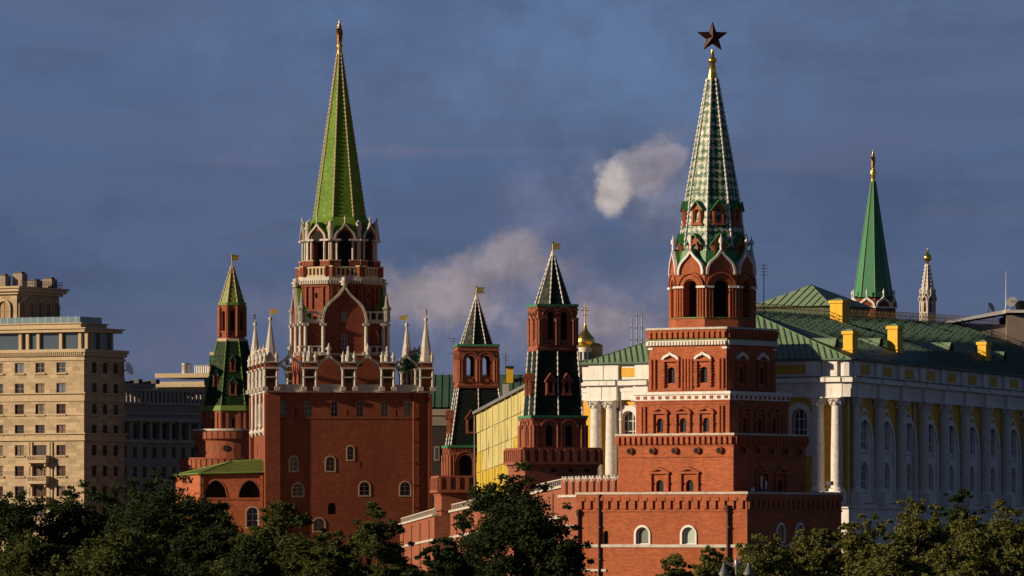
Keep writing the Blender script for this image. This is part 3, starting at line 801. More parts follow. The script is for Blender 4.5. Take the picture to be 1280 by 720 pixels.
# ================================================================== the tall green-spired gate tower on the left
def troitskaya():
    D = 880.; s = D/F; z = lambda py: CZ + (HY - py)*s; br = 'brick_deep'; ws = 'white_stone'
    t = thing('spire_tower', 'massive red brick tower with tall green spire and white gothic turrets', 'tower', 424.5, D, 8)
    H = 99*s; b = MB(); fu = lambda px: (px - 438.3)/.99*s
    wl = []
    for px in (358, 389, 421, 452.5, 482.6, 511): wl.append(dict(x=fu(px), z=z(523), w=9*s, h=20*s, frame=ws, bars=(1, 3), fw=.1, pane='glass'))
    for px, yb, w_, h_ in ((371, 590, 10, 18), (416, 590, 11, 18), (440.7, 576, 8, 17), (376, 621, 14, 16), (458, 620, 13, 17), (508, 620, 13, 17), (402, 664, 14, 16)):
        wl.append(dict(x=fu(px), z=z(yb), w=w_*s, h=h_*s, frame=ws, bars=(1, 3), fw=.1, sur='limestone_trim', surw=.15, sury=.06, pane='glass'))
    wl.append(dict(x=fu(418), z=z(643), w=10*s, h=14*s, frame=None, pane='dark_inside'))
    for px, y0, y1 in ((373.8, 523, 514), (437.6, 523, 514), (497.5, 523, 514), (454, 587, 578)): wl.append(dict(x=fu(px), z=z(y0), w=1.6*s, h=(y0-y1)*s, kind='rect', frame=None, pane='dark_inside'))
    wside = [dict(x=u*s, z=z(530), w=8*s, h=22*s, frame=ws, bars=(1, 3), sur=ws, surw=.4, pane='glass') for u in (-60, -20, 20, 60)]
    wside += [dict(x=u*s, z=z(570), w=5*s, h=14*s, frame=None, pane='dark_inside') for u in (-40, 50)]
    tier(b, t, 4, H, -.3, z(488), br, {0: wl, 1: wside, 2: wside, 3: wside}, .45)
    # corner buttress strips and string line
    def f(hw, k):
        for q in (-1, 1):
            u0, u1 = (-hw-.4, -hw+14*s) if q < 0 else (hw-12*s, hw+.4)
            if k == 0 and q > 0: continue
            b.box(u0, u1, -.55, .02, -.3, z(495), br)
        b.box(-hw-.02, hw+.02, -.07, .02, z(525.5), z(524), 'brick_dull')
    each_face(b, 4, H, f); b.build('wall', t)
    M = FM(0, H)
    pipe(t, M, fu(518.5), 0, z(496), .16, 'brick_dull'); pipe(t, M, fu(353.5), 0, z(500), .14)
    for k in (3,):      # white carved strips that climb the sunlit side
        c = MB(); c.M = FM(-math.pi/2, H)
        for u in (-80, -30, 20, 70):
            c.tube((u*s, -.25, z(535)), (u*s, -.25, z(492)), .24, .24, ws, 8); c.octa((u*s, -.35, z(540)), .5, ws, .8)
        c.box(-H, H, -.5, .02, z(541), z(538.5), ws); c.build('carved_pilasters', t)
    c = MB(); c.slab(4, 100*s, z(496), z(493), br); c.slab(4, 103*s, z(493), z(489.5), ws); c.slab(4, 101*s, z(489.5), z(483), ws); c.build('cornice', t)
    # gallery with ogee arches and pinnacles
    def pier(M, corner):
        p = MB(); p.M = M; wdt = 8.2*s
        p.box(-wdt+.15, wdt-.15, -wdt+.15, wdt-.15, z(491), z(464), br)
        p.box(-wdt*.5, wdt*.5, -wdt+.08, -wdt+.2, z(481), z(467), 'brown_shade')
        for qx in (-1, 1):
            for qy in (-1, 1):
                p.tube((qx*wdt*.92, qy*wdt*.92, z(488)), (qx*wdt*.92, qy*wdt*.92, z(464)), .2, .17, ws, 8)
                p.box(qx*wdt*.92-.4, qx*wdt*.92+.4, qy*wdt*.92-.4, qy*wdt*.92+.4, z(491), z(486), ws)
        p.box(-wdt-.1, wdt+.1, -wdt-.1, wdt+.1, z(475), z(473.5), ws)
        p.box(-wdt-.2, wdt+.2, -wdt-.2, wdt+.2, z(464), z(462), ws); p.box(-wdt+.1, wdt-.1, -wdt+.1, wdt-.1, z(462), z(456.5), br); p.box(-wdt-.1, wdt+.1, -wdt-.1, wdt+.1, z(456.5), z(454.5), ws)
        for qx in (-1, 1):
            for qy in (-1,):
                p.lathe([(z(454.6), .27), (z(450), .24), (z(448.5), .36), (z(447), .2), (z(442), .04)], ws, qx*wdt*.85, qy*wdt*.85, 6)
        if not corner: p.lathe([(z(454.6), .55), (z(449), .45), (z(447.5), .52), (z(440), .12), (z(438.5), .22), (z(435), .04)], ws, 0, 0, 8, False)
        o = p.build('pier', t)
        if corner:
            q = MB(); q.M = M
            q.slab(8, 7.6*s, z(454.6), z(450), ws); prof = [(z(450), 7.2*s), (z(404), .9*s)]
            spire(q, 8, prof, ws)
            q.lathe([(z(405), .16), (z(402), .34), (z(400), .12)], ws, 0, 0, 8)
            q.build('turret', o)
            f_ = flag(o, 0, 0, 0, 11*s, 6.5*s, 'gold_dull', R(-8), .35, .05); f_.matrix_local = M @ Matrix.Translation((0, 0, z(399.5))) @ Matrix.Rotation(-R(8), 4, 'Z')
    g0 = 96.5*s
    for k in range(4):
        for i in range(4):
            u = (-96.5 + i*48.25)*s; pier(FM(k*math.pi/2, g0) @ Matrix.Translation((u, 0, 0)), i == 0)
            a = MB(); a.M = FM(k*math.pi/2, g0) @ Matrix.Translation((u + 24.1*s, 0, 0))
            lo = shift(ogee(33*s, 22*s), 0, z(467)); a.ring(grow(lo, -.3, True), lo, -.4, .2, ws, close=False)
            lo2 = grow(lo, .06, True); n = len(lo2)
            a.faces([(x_, -.3, v) for x_, v in lo2] + [(x_, .9, v) for x_, v in lo2], [(j, j+1, n+j+1, n+j) for j in range(n-1)], 'sheet_green')
            a.lathe([(z(446), .3), (z(441), .22), (z(439), .55), (z(436.5), .2), (z(432), .05)], ws, 0, -.1, 8)
            a.build('gallery_arch', t)
    # upper square storey
    h2 = 52*s; b = MB()
    tier(b, t, 4, h2, z(484), z(403), br); b.slab(4, 55*s, z(484), z(446), br); b.slab(4, 56*s, z(446), z(443), 'limestone_trim')
    def f(hw, k):
        for u in (-48.5, 48.5):
            b.tube((u*s, -.25, z(443)), (u*s, -.25, z(407)), .27, .24, ws, 8); b.cbox(u*s, -.25, z(445), .9, .8, 3*s, ws); b.cbox(u*s, -.25, z(409), .9, .8, 3.2*s, ws)
        for q in (-1, 1):
            lo = shift(outline('point', 12*s, 27*s), q*39.5*s, z(441)); b.ring(grow(lo, -.25), lo, -.16, .02, br)
    each_face(b, 4, h2, f); b.build('upper_storey', t)
    c = MB(); c.slab(4, 54*s, z(406), z(403.2), ws)
    def f(hw, k):
        for a_, b_ in ((-1, -.53), (.53, 1)):
            balusters(c, hw, z(403.2), z(391), .75, ws, -.1, .30, a_, b_)
            balusters(c, hw, z(443), z(434), .75, ws, -.2, .26, a_, b_)
        for q in (-1, 1): c.lathe([(z(404), .55), (z(390), .5), (z(388), .75), (z(384), .35), (z(368), .07)], ws, q*(hw), 0, 8, False)
    each_face(c, 4, 53*s, f); c.build('balustrade', t)
    for k in range(4):
        M = FM(k*math.pi/2, 55*s); W2 = 57*s
        gb = MB(); gb.M = M
        wa = dict(x=0, z=z(403), w=6*s, h=12*s, frame=ws, bars=(1, 2), pane='glass', kind='arch'); wb = dict(x=0, z=z(438), w=7*s, h=19*s, frame=ws, bars=(1, 3), pane='glass')
        h1 = window(t, M, **wa); h2_ = window(t, M, **wb)
        lo = shift(ogee(W2, 48*s), 0, z(406)); inn = grow(lo, -.32, True)
        body = [(-W2/2+.32, z(446)), (W2/2-.32, z(446))] + inn
        gb.wall(body, [h1, h2_], br, .4)
        for q in (-1, 1): gb.faces([(q*(W2/2-.45), 0, z(446)), (q*(W2/2-.45), 1.2, z(446)), (q*(W2/2-.45), 1.2, z(406)), (q*(W2/2-.45), 0, z(406))], [(0,1,2,3)], br)
        gb.ring(inn, lo, -.4, .5, ws, close=False)
        for q in (-1, 1):
            gb.tube((q*(W2/2-.2), -.3, z(443)), (q*(W2/2-.2), -.3, z(408)), .28, .25, ws, 8); gb.cbox(q*(W2/2-.2), -.2, z(409), .95, .9, 3*s, ws); gb.cbox(q*(W2/2-.2), -.2, z(446), .95, .9, 4*s, ws)
        n = len(lo); lo2 = grow(lo, .05, True)
        gb.faces([(u, .1, v) for u, v in lo2] + [(u, 1.6, v) for u, v in lo2], [(i, i+1, n+i+1, n+i) for i in range(n-1)], 'tile_green')
        gb.lathe([(z(359), .5), (z(356), .42), (z(354.5), .75), (z(352), .3), (z(350), .5), (z(348), .08)], ws, 0, 0, 8)
        gb.build('gable', t)
    # octagon
    ph = R(2); r = 46*s; b = MB()
    tier(b, t, 8, r, z(404), z(355), br, {k: [dict(x=-2*s, z=z(374), w=4*s, h=6*s, kind='rect', frame=None, pane='dark_inside')] for k in range(8)}, phase=ph)
    def f(hw, k):
        for u in (-.92, -.45, .45, .92): b.box(u*hw-.22, u*hw+.22, -.25, .02, z(388), z(359), br)
        b.box(-hw, hw, -.3, .02, z(360), z(356), br); b.box(-hw, hw, -.3, .02, z(392), z(388), br)
    each_face(b, 8, r, f, ph); b.build('octagon_storey', t)
    c = MB(); c.slab(8, 47.5*s, z(357), z(354), br, 49.5*s, ph); c.slab(8, 50.5*s, z(352.5), z(347.5), ws, None, ph); c.slab(8, 49.3*s, z(354), z(352.5), ws, None, ph)
    dentils(c, 8, 49.3*s, z(356.8), z(352), 3.2*s, 1.8*s, .28, ws, ph)
    def f(hw, k):
        for q in (-1, 1): c.box(q*hw-.62, q*hw+.62, -.16, .4, z(347.5), z(335), br); c.box(q*hw-.7, q*hw+.7, -.22, .5, z(335.5), z(334), 'limestone_trim')
        balusters(c, hw, z(347.5), z(335), .62, 'limestone_trim', 0, .28)
        c.box(-hw, hw, .2, .3, z(347.5), z(336), br)
    each_face(c, 8, 48.2*s, f, ph); c.build('balcony', t)
    r = 42.5*s; b = MB(); wn = {k: [dict(x=0, z=z(334), w=16.8*s, h=30*s, kind='rect', frame=None, pane='dark_inside', name='arch_opening')] for k in range(8)}
    tier(b, t, 8, r, z(348), z(303.6), br, wn, 1.0, phase=ph)
    def f(hw, k):
        for q in (-1, 1):
            for u, yb in ((10.0, 334),):
                b.tube((q*u*s, -.3, z(yb)), (q*u*s, -.3, z(303)), .17, .16, ws, 8)
            b.tube((q*(hw-.1), -.1, z(334)), (q*(hw-.1), -.1, z(303)), .18, .17, ws, 8)
            b.box(q*13*s-.9, q*13*s+.9, -.65, .02, z(334), z(328), br); b.box(q*13*s-.95, q*13*s+.95, -.7, .02, z(328), z(326.8), 'limestone_trim')
            b.box(q*13*s-.95, q*13*s+.95, -.7, .02, z(303), z(300.8), ws)
    each_face(b, 8, r, f, ph); b.build('belfry', t)
    for k in range(8):
        kokoshnik(t, FM(ph + k*math.pi/4, 46.5*s), 28*s, 24*s, z(304), 3.2, ws, 'brick_deep', 'tile_green', .24, notch=(8.4*s, 14*s), finial=.7)
    for k in range(8):
        c = MB(); a = ph + (k+.5)*math.pi/4; rr = 42.5*s/math.cos(math.pi/8)
        c.lathe([(z(303), .4), (z(289), .36), (z(287), .55), (z(284), .3), (z(281), .42), (z(277), .06)], ws, rr*math.sin(a), -rr*math.cos(a), 8)
        c.build('pinnacle', t)
    b = MB(); b.frustum(ngon(8, 45.2*s, ph), z(303.4), ngon(8, 43*s, ph), z(292), 'tile_green'); b.frustum(ngon(8, 43*s, ph), z(292), ngon(8, 32.3*s, ph), z(273), 'tile_green', caps=False); b.build('roof_skirt', t)
    prof = [(z(302), 37*s), (z(278), 31.5*s), (z(66), 2.4*s)]
    b = MB(); spire(b, 8, prof, 'tile_green', ph); sp = b.build('spire', t)
    ridge_trim(sp, 8, prof[1:], 'limestone_trim', .60, .14, ph)
    b = MB(); b.lathe([(z(67), .42), (z(60), .3), (z(57), .5), (z(55), .3), (z(50), .2)], 'gold_dull', n=10); b.build('finial', t)
    star(t, z(42), 18*s, R(-8 + 80), 'star_back', 'gold')
troitskaya()

# ------------------------------------------------------------------ low brick wing with green roof and round corner tower behind
def low_wing():
    D = 868.; s = D/F; z = lambda py: CZ + (HY - py)*s
    t = thing('brick_house', 'low red brick wing with green tiled roof and pointed arches beside the tall tower', 'house', 293, D, 0)
    x = lambda px: (px - 293)*s; dep = 9.0
    b = MB(); br = 'brick'
    hs = []
    for px in (269.5, 312): hs.append(window(t, Matrix.Identity(4), x=x(px), z=z(622), w=27*s, h=22*s, kind='point', frame=None, pane='dark_inside', depth=.8, sur='brick_pale', surw=.2, sury=.05, name='arch_opening'))
    for px in (274, 315.5): hs.append(window(t, Matrix.Identity(4), x=x(px), z=z(659), w=15*s, h=25*s, depth=.4, sur='limestone_trim', surw=.16, sury=.05, frame='white_stone', bars=(1, 3)))
    b.wall([(x(250), -.3), (x(339), -.3), (x(339), z(592)), (x(250), z(592))], hs, br, .8)
    b.poly([(x(250), 0, -.3), (x(250), 0, z(592)), (x(214), 12, z(592)), (x(214), 12, -.3)], br)
    b.poly([(x(214), 12, -.3), (x(214), 12, z(592)), (x(339), 20, z(592)), (x(339), 20, -.3)], br)
    b.box(x(250), x(337), -.12, .02, z(624.5), z(622.5), br)
    b.box(x(325), x(329), -.3, .02, -.3, z(594), br)
    b.build('wall', t)
    rf = MB(); e = .5
    A, B_, Cc = (x(211), 12, z(593)), (x(249), -e, z(592)), (x(337.2), -e, z(590))
    T0, T1 = (x(286), 8, z(576)), (x(326), 8, z(574))
    rf.poly([B_, Cc, (x(337.2), 6, z(580)), T1, T0], 'tile_wing'); rf.poly([A, B_, T0], 'tile_wing'); rf.poly([A, T0, T1, (x(337), 19, z(593))], 'tile_wing')
    for P, Q in ((A, B_), (B_, Cc)): rf.tube(P, Q, .14, .14, 'moss_green', 6)
    rf.tube(T0, T1, .16, .16, 'moss_green', 6); rf.tube(B_, T0, .12, .12, 'moss_green', 6); rf.tube(A, T0, .12, .12, 'moss_green', 6)
    rf.build('roof', t)
    pipe(t, Matrix.Identity(4), x(251.5), 0, z(596), .13)
low_wing()
def corner_tower():
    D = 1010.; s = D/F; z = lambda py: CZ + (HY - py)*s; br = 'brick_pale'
    t = thing('corner_tower', 'slim brick tower with dark green tent roof on round battlemented drums', 'tower', 290, D, 5)
    b = MB(); b.lathe([(-.3, 62*s), (z(588), 62*s), (z(586), 64*s), (z(574), 64*s), (z(573), 63*s)], br, n=32, smooth=False)
    for i in range(52):
        a = 2*math.pi*i/52; b.M = FM(a, 64*s); b.box(-.42, .42, -.25, .05, z(586), z(575), br)
    b.M = Matrix.Identity(4); b.lathe([(z(574.4), 65*s), (z(572.6), 65*s)], 'brick_pale', n=32, smooth=False); b.build('outer_drum', t)
    b = MB(); b.lathe([(z(580), 46.5*s), (z(552), 46.5*s), (z(549), 49*s), (z(538), 49*s), (z(537), 48*s)], br, n=32, smooth=False)
    for i in range(40):
        a = 2*math.pi*i/40; b.M = FM(a, 49*s); b.box(-.45, .45, -.25, .05, z(549), z(540), br)
    b.M = Matrix.Identity(4); b.lathe([(z(539), 50*s), (z(536.6), 50*s)], 'white_stone', n=32, smooth=False)
    for a in (-.2, .9, -1.3): b.M = FM(a, 46.5*s); b.tube((0, -.1, z(561)), (0, .3, z(561)), .55, .55, 'dark_inside', 8)
    b.build('inner_drum', t)
    b = MB(); tier(b, t, 8, 36*s, z(538), z(513), br, {k: [dict(x=0, z=z(535), w=3.4*s, h=12*s, frame=None, pane='dark_inside')] for k in range(8)})
    def f(hw, k):
        for u in (-.97, -.5, .5, .97): b.box(u*hw-.25, u*hw+.25, -.2, .02, z(537), z(516), br)
    each_face(b, 8, 36*s, f); b.build('neck', t)
    c = MB(); c.slab(8, 37*s, z(516), z(514), br); c.slab(8, 39*s, z(514), z(507.5), 'moss_green', 36.6*s); c.build('eave', t)
    prof = [(z(507.5), 35.8*s), (z(425), 18*s)]
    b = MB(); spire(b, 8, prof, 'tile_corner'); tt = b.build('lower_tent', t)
    ridge_trim(tt, 8, prof, 'moss_green', .75, .14)
    for k in range(8):
        if k % 2 == 0: dormer(t, k*math.pi/4, 32.8*s, .6, z(494), 10*s, 22*s, br, 'copper_green'); dormer(t, k*math.pi/4, 26.5*s, .6, z(464), 7*s, 20*s, br, 'copper_green')
        else: dormer(t, k*math.pi/4, 30*s, .6, z(482), 9*s, 20*s, br, 'copper_green')
    b = MB(); tier(b, t, 8, 15.6*s, z(425), z(379), br, {k: [dict(x=0, z=z(416), w=5*s, h=27*s, frame=None, pane='dark_inside', name='arch_opening')] for k in range(8)}, .5)
    def f(hw, k):
        for q in (-1, 1): b.tube((q*hw*.92, -.05, z(421)), (q*hw*.92, -.05, z(383)), .3, .3, br, 8)
    each_face(b, 8, 15.6*s, f); b.build('belfry', t)
    c = MB(); c.slab(8, 18.6*s, z(427), z(423.5), 'limestone_trim'); c.slab(8, 16.6*s, z(416.5), z(414), br); c.slab(8, 16.4*s, z(386), z(382), br); c.slab(8, 17.4*s, z(382), z(378.5), 'moss_green'); c.build('cornice', t)
    prof = [(z(378.5), 14.6*s), (z(332), 1.2*s)]
    b = MB(); spire(b, 8, prof, 'tile_olive'); sp = b.build('spire', t)
    ridge_trim(sp, 8, prof, 'limestone_trim', .8, .13)
    flag(t, 0, 0, z(332), 10*s, 7.5*s, 'gold_dull', 0, 6*s, .09)
corner_tower()

# ================================================================== fortress walls
def fort_wall(label, A, B, zt0, zt1, thick=3.0, merlons=0, rail=False, mat='brick_pale', group=None):
    """A, B = (px, D) ends; top height runs from zt0 to zt1"""
    a = Vector((X(*A), A[1], 0)); b_ = Vector((X(*B), B[1], 0)); L = (b_-a).length; ang = math.atan2(b_.y-a.y, b_.x-a.x)
    t = bpy.data.objects.new('fortress_wall', None); C.objects.link(t); t.location = a; t.rotation_euler = (0, 0, ang); tag(t, label, 'wall', group)
    b = MB(); b.wall([(0, -.3), (L, -.3), (L, zt1), (0, zt0)], [], mat)
    b.poly([(0, 0, zt0), (L, 0, zt1), (L, thick, zt1), (0, thick, zt0)], mat); b.poly([(L, thick, -.3), (0, thick, -.3), (0, thick, zt0), (L, thick, zt1)], mat)
    b.poly([(0, 0, -.3), (0, 0, zt0), (0, thick, zt0), (0, thick, -.3)], mat); b.poly([(L, 0, -.3), (L, thick, -.3), (L, thick, zt1), (L, 0, zt1)], mat)
    b.build('wall', t)
    zz = lambda u: zt0 + (zt1-zt0)*u/L
    def strip(mb, y0, y1, d0, d1, m, u0=0, u1=L):
        mb.faces([(u0, y0, zz(u0)+d0), (u1, y0, zz(u1)+d0), (u1, y1, zz(u1)+d0), (u0, y1, zz(u0)+d0), (u0, y0, zz(u0)+d1), (u1, y0, zz(u1)+d1), (u1, y1, zz(u1)+d1), (u0, y1, zz(u0)+d1)],
                 [(0,3,2,1), (4,5,6,7), (0,1,5,4), (1,2,6,5), (2,3,7,6), (3,0,4,7)], m)
    c = MB(); strip(c, -.25, .5, .01, .28, 'white_stone'); strip(c, -.14, .01, -3.2, -2.9, 'white_stone')
    c.build('coping', t)
    if rail:
        c = MB(); n = int(L/1.6)
        for i in range(n+1):
            u = L*i/n; c.box(u-.06, u+.06, .14, .26, zz(u)+.27, zz(u)+1.0, 'white_stone')
        strip(c, .12, .28, .95, 1.06, 'white_stone'); c.build('railing', t)
        c = MB(); n = max(2, int(L/14))
        for i in range(n): u = (i+.5)*L/n; c.tube((u, -.1, zz(u)-7), (u, -.1, zz(u)-.4), .07, .07, 'pipe_brown', 5)
        c.build('cable', t)
    for i in range(merlons):
        m = MB(); u = (i+.5)*L/merlons; wd = L/merlons*.66; h = 1.65; z0 = zz(u)+.27
        p = [(-wd/2, 0), (wd/2, 0), (wd/2, h*.8), (wd*.44, h), (wd*.2, h), (0, h*.70), (-wd*.2, h), (-wd*.44, h), (-wd/2, h*.8)]
        m.M = Matrix.Translation((u, 0, z0)); n = len(p)
        m.wall(p, [], mat); m.wall(p, [], mat, y=.7)
        m.faces([(x_, 0, v) for x_, v in p] + [(x_, .7, v) for x_, v in p], [(j, (j+1) % n, n+(j+1) % n, n+j) for j in range(n)], mat)
        o = m.build('merlon', t)
        k = MB(); k.M = m.M
        for j in (2, 3, 4, 5, 6, 7): 
            (xa, va), (xb, vb) = p[j], p[(j+1) % n]; k.tube((xa, .35, va+.03), (xb, .35, vb+.03), .42, .42, 'white_stone', 4, False)
        k.build('coping', o)
zz7 = lambda py, D: CZ + (HY-py)*D/F
fort_wall('brick wall with swallowtail battlements between the dark tent tower and the gatehouse', (700, 640.), (779, 606.), zz7(622, 640), zz7(621, 606), merlons=9)
fort_wall('sloping brick fortress wall with white railing under the yellow building', (563, 742.), (704, 640.), zz7(641, 742), zz7(598, 640)-1, rail=True)
fort_wall('low brick fortress wall with white railing at the foot of the tall tower', (500, 850.), (543, 782.), zz7(657, 850), zz7(645, 782), rail=True)

# ================================================================== yellow building behind the wall
def yellow():
    t = thing('yellow_building', 'tall bright yellow and white panelled wall seen edge on between the tent towers', 'building', 597, 764., 0)
    o = Vector((X(597, 764.), 764., 0)); q = Vector((X(668, 722.), 722., 0)); L = (q-o).length
    ang = math.atan2((q-o).y, (q-o).x); M = Matrix.Rotation(ang, 4, 'Z')
    z0 = zz7(517, 764); z1 = zz7(479, 722); zz = lambda u: z0 + (z1-z0)*u/L
    b = MB(); b.M = M
    lev = [-.3, 12.0, .55, .78, 1]
    n = 9; rn = random.Random(5); rows = [0, .16, .32, .46, .58, .70, .80, .90, 1.0]
    for i in range(n):
        u0, u1 = L*i/n+.05, L*(i+1)/n-.05
        for j in range(len(rows)-1):
            f0, f1 = rows[j], rows[j+1]
            m = 'yellow_lemon' if f1 < .6 or (f1 < .85 and rn.random() < .35) else 'pale_netting'
            a0, a1 = zz(u0)*f0 + (.05 if j else -.3), zz(u1)*f0 + (.05 if j else -.3); c0, c1 = zz(u0)*f1-.05, zz(u1)*f1-.05
            d = [.06 + rn.uniform(0, .10) for _ in range(4)]
            b.poly([(u0, -d[0], a0), (u1, -d[1], a1), (u1, -d[2], c1), (u0, -d[3], c0)], m)
    for i in range(n+1): b.tube((L*i/n, -.42, -.3), (L*i/n, -.42, zz(L*i/n)-.2), .05, .05, 'grey_metal', 5, True, False)
    b.build('panels', t)
    b = MB(); b.M = M; dep = 6.5
    b.poly([(0, 0, -.3), (L, 0, -.3), (L, 0, z1), (0, 0, z0)], 'pale_netting'); b.poly([(0, 0, -.3), (0, 0, z0), (0, dep, z0), (0, dep, -.3)], 'yellow_lemon')
    b.poly([(0, dep, -.3), (0, dep, z0), (L, dep, z1), (L, dep, -.3)], 'yellow_lemon'); b.poly([(L, 0, -.3), (L, dep, -.3), (L, dep, z1), (L, 0, z1)], 'yellow_lemon')
    b.build('wall', t)
    b = MB(); b.M = M; b.faces([(-.5, -.6, z0-.1), (L, -.6, z1-.1), (L, dep/2, z1+.9), (-.5, dep/2, z0+.9), (-.5, -.6, z0+.25), (L, -.6, z1+.25), (L, dep/2, z1+1.2), (-.5, dep/2, z0+1.2), (L, dep, z1), (-.5, dep, z0)],
            [(0,1,5,4), (4,5,6,7), (3,0,4,7), (7,6,8,9), (1,2,6,5), (0,3,2,1)], 'grey_metal'); b.build('roof', t)
yellow()

# ================================================================== palace with white columns
def palace():
    D = 690.; s = D/F; z = lambda py: CZ + (HY - py)*s
    t = thing('palace', 'white and yellow columned palace with green sheet roof behind the star tower', 'palace', 1060, D, 0)
    phL, phR = R(-33), R(71); LL, LR = 36.0, 190.0
    ML = Matrix.Rotation(phL, 4, 'Z'); MR = Matrix.Rotation(phR, 4, 'Z')
    wp, ye = 'white_paint', 'yellow_paint'
    def fxL(px):     # distance along the left front for a photo column
        lo, hi = -60., 5.
        for _ in range(50):
            m = (lo+hi)/2; x = X(1060, D) + m*math.cos(phL); y = D + m*math.sin(phL)
            if 640 + x*F/y < px: lo = m
            else: hi = m
        return lo
    def fxR(px):
        lo, hi = -5., 200.
        for _ in range(50):
            m = (lo+hi)/2; x = X(1060, D) + m*math.cos(phR); y = D + m*math.sin(phR)
            if 640 + x*F/y < px: lo = m
            else: hi = m
        return lo
    zE, zA, zC1, zC0, zCap, zCol, zB = z(450), z(468), z(471.5), z(496), z(507), z(609), z(630)
    bays = [fxR(p) for p in (1079, 1106.5, 1134, 1161, 1187, 1213, 1239, 1265, 1291)]
    cols = [fxR(p) for p in (1064.5, 1093, 1121, 1148.5, 1174.5, 1200.5, 1226.5, 1252.5, 1278)]
    holes = []
    for u in bays:
        holes.append(window(t, MR, u, z(562), 3.3, 50*s, 'arch', .24, wp, 'glass_blue', .16, (2, 4), sur=wp, surw=.35, sury=.14, sill=wp))
        holes.append(window(t, MR, u, z(612), 3.0, 36*s, 'arch', .24, wp, 'glass_blue', .16, (2, 3), sur=wp, surw=.35, sury=.14, sill=wp))
    wl = MB(); wl.M = MR; wl.wall([(0, zB), (LR, zB), (LR, zC0), (0, zC0)], holes, wp, .24)
    wl.wall([(.4, zB), (bays[-1]+4.2, zB), (bays[-1]+4.2, zC0), (.4, zC0)], [shift(outline('arch', 7.9, 110*s), u, z(628)) for u in bays], ye, .03, y=-.04)
    # tall white arched surrounds round both windows of a bay
    for u in bays:
        lo = shift(outline('arch', 8.1, 111*s), u, z(628)); wl.ring(grow(lo, -.6), lo, -.22, .02, wp)
    holesL = []
    for px, in ((786,), (1000,)): holesL.append(window(t, ML, fxL(px), z(562), 2.0, 52*s, 'arch', .5, wp, 'glass', .14, (2, 4), sur=wp, surw=.7, sury=.18, sill=wp))
    for px in (825, 870, 915, 955): holesL.append(window(t, ML, fxL(px), z(562), 2.0, 52*s, 'arch', .5, wp, 'glass', .14, (2, 4), sur=wp, surw=.7, sury=.18, sill=wp))
    wl.M = ML; wl.wall([(-LL, -.3), (0, -.3), (0, zC0), (-LL, zC0)], holesL, ye, .5)
    # back and far ends
    eL = ML @ Vector((-LL, 0, 0)); eR = MR @ Vector((LR, 0, 0)); bR = eR + (eL - Vector((0, 0, 0)))
    wl.M = Matrix.Identity(4)
    for a, b_ in ((eL, bR), (eR, bR)): wl.poly([(a.x, a.y, -.3), (b_.x, b_.y, -.3), (b_.x, b_.y, zE), (a.x, a.y, zE)], ye)
    wl.build('wall', t)
    # added block, hidden behind the star tower, that casts shade on the left front
    sb_ = MB(); sb_.M = ML; u0, u1 = fxL(893), fxL(962); ht = z(413)
    sb_.box(u0, u1, -10.0, .3, -.3, ht, wp); sb_.box(u0-.3, u1+.3, -10.2, .3, ht-.6, ht+.02, wp); sb_.build('shade_block', t)
    # white plinth, entablature, attic
    pl = MB()
    for M, u0, u1 in ((ML, -LL, .35), (MR, -.35, LR)):
        pl.M = M; pl.box(u0, u1, -.45, .4, -.3, zB, wp); pl.box(u0-.1, u1+.1, -.75, .1, zB-.5, zB+.02, wp)
    pl.build('plinth', t)
    en = MB()
    for M, u0, u1, ppl in ((ML, -LL, .9, [fxL(p) for p in (748, 767, 806, 1030, 1048)]), (MR, -.9, LR, cols)):
        en.M = M
        en.box(u0, u1, -.55, .4, zC0, zC0+(zC1-zC0)*.42, wp); en.box(u0, u1, -.65, .4, zC0+(zC1-zC0)*.42, zC0+(zC1-zC0)*.75, wp); en.box(u0-.4, u1+.4, -1.25, .4, zC0+(zC1-zC0)*.75, zC1, wp)
        for u in ppl: en.box(u-1.0, u+1.0, -1.0, -.5, zC0+.01, zC0+(zC1-zC0)*.745, wp); en.box(u-1.1, u+1.1, -1.5, -1.2, zC0+(zC1-zC0)*.76, zC1-.02, wp)
        en.box(u0-.3, u1+.3, -1.35, .3, zC1, zC1+.12, 'roof_green_dark')
    en.build('entablature', t)
    at = MB()
    for M, u0, u1, ppl, pan in ((ML, -LL, .4, [fxL(p) for p in (748, 767, 806, 1020, 1040)], [fxL(p) for p in (783, 840, 900, 960, 995)]), (MR, -.4, LR, cols, bays)):
        at.M = M; at.box(u0, u1, -.25, .4, zC1+.1, zE, wp)
        for u in pan: at.box(u-1.9, u+1.9, -.29, -.2, zC1+.45, zE-.45, ye)
        for u in ppl: at.box(u-1.0, u+1.0, -.6, -.2, zC1+.12, zE-.02, wp)
    at.build('attic', t)
    ea = MB()
    for M, u0, u1 in ((ML, -LL-.6, 1.0), (MR, -1.0, LR)): ea.M = M; ea.box(u0, u1, -1.0, .6, zE, zE+.22, 'roof_green_dark')
    ea.build('eave', t)
    # columns with carved capitals on pedestals
    def column(M, u, r=.62):
        c = MB(); c.M = M; c.lathe([(zCol, r*1.0), (zCol+(zCap-zCol)*.35, r*1.0), (zCap, r*.86)], 'carved_white', u, -.5, 14)
        o = c.build('column', t)
        k = MB(); k.M = M; k.lathe([(zCap, r*.9), (zCap+.15, r*1.05), (zCap+.3, r*.92), (zCap+(zC0-zCap)*.75, r*1.3), (zC0-.14, r*1.15)], wp, u, -.5, 12, False)
        for i in range(8):
            a = i*math.pi/4
            for zz_, q in ((.30, 1.12), (.62, 1.3)): k.octa((u+r*q*math.cos(a+zz_), -.5+r*q*math.sin(a+zz_), zCap+(zC0-zCap)*zz_), .17, wp, .3)
        k.box(u-r*1.4, u+r*1.4, -.5-r*1.4, .0, zC0-.14, zC0-.004, wp); k.build('capital', o)
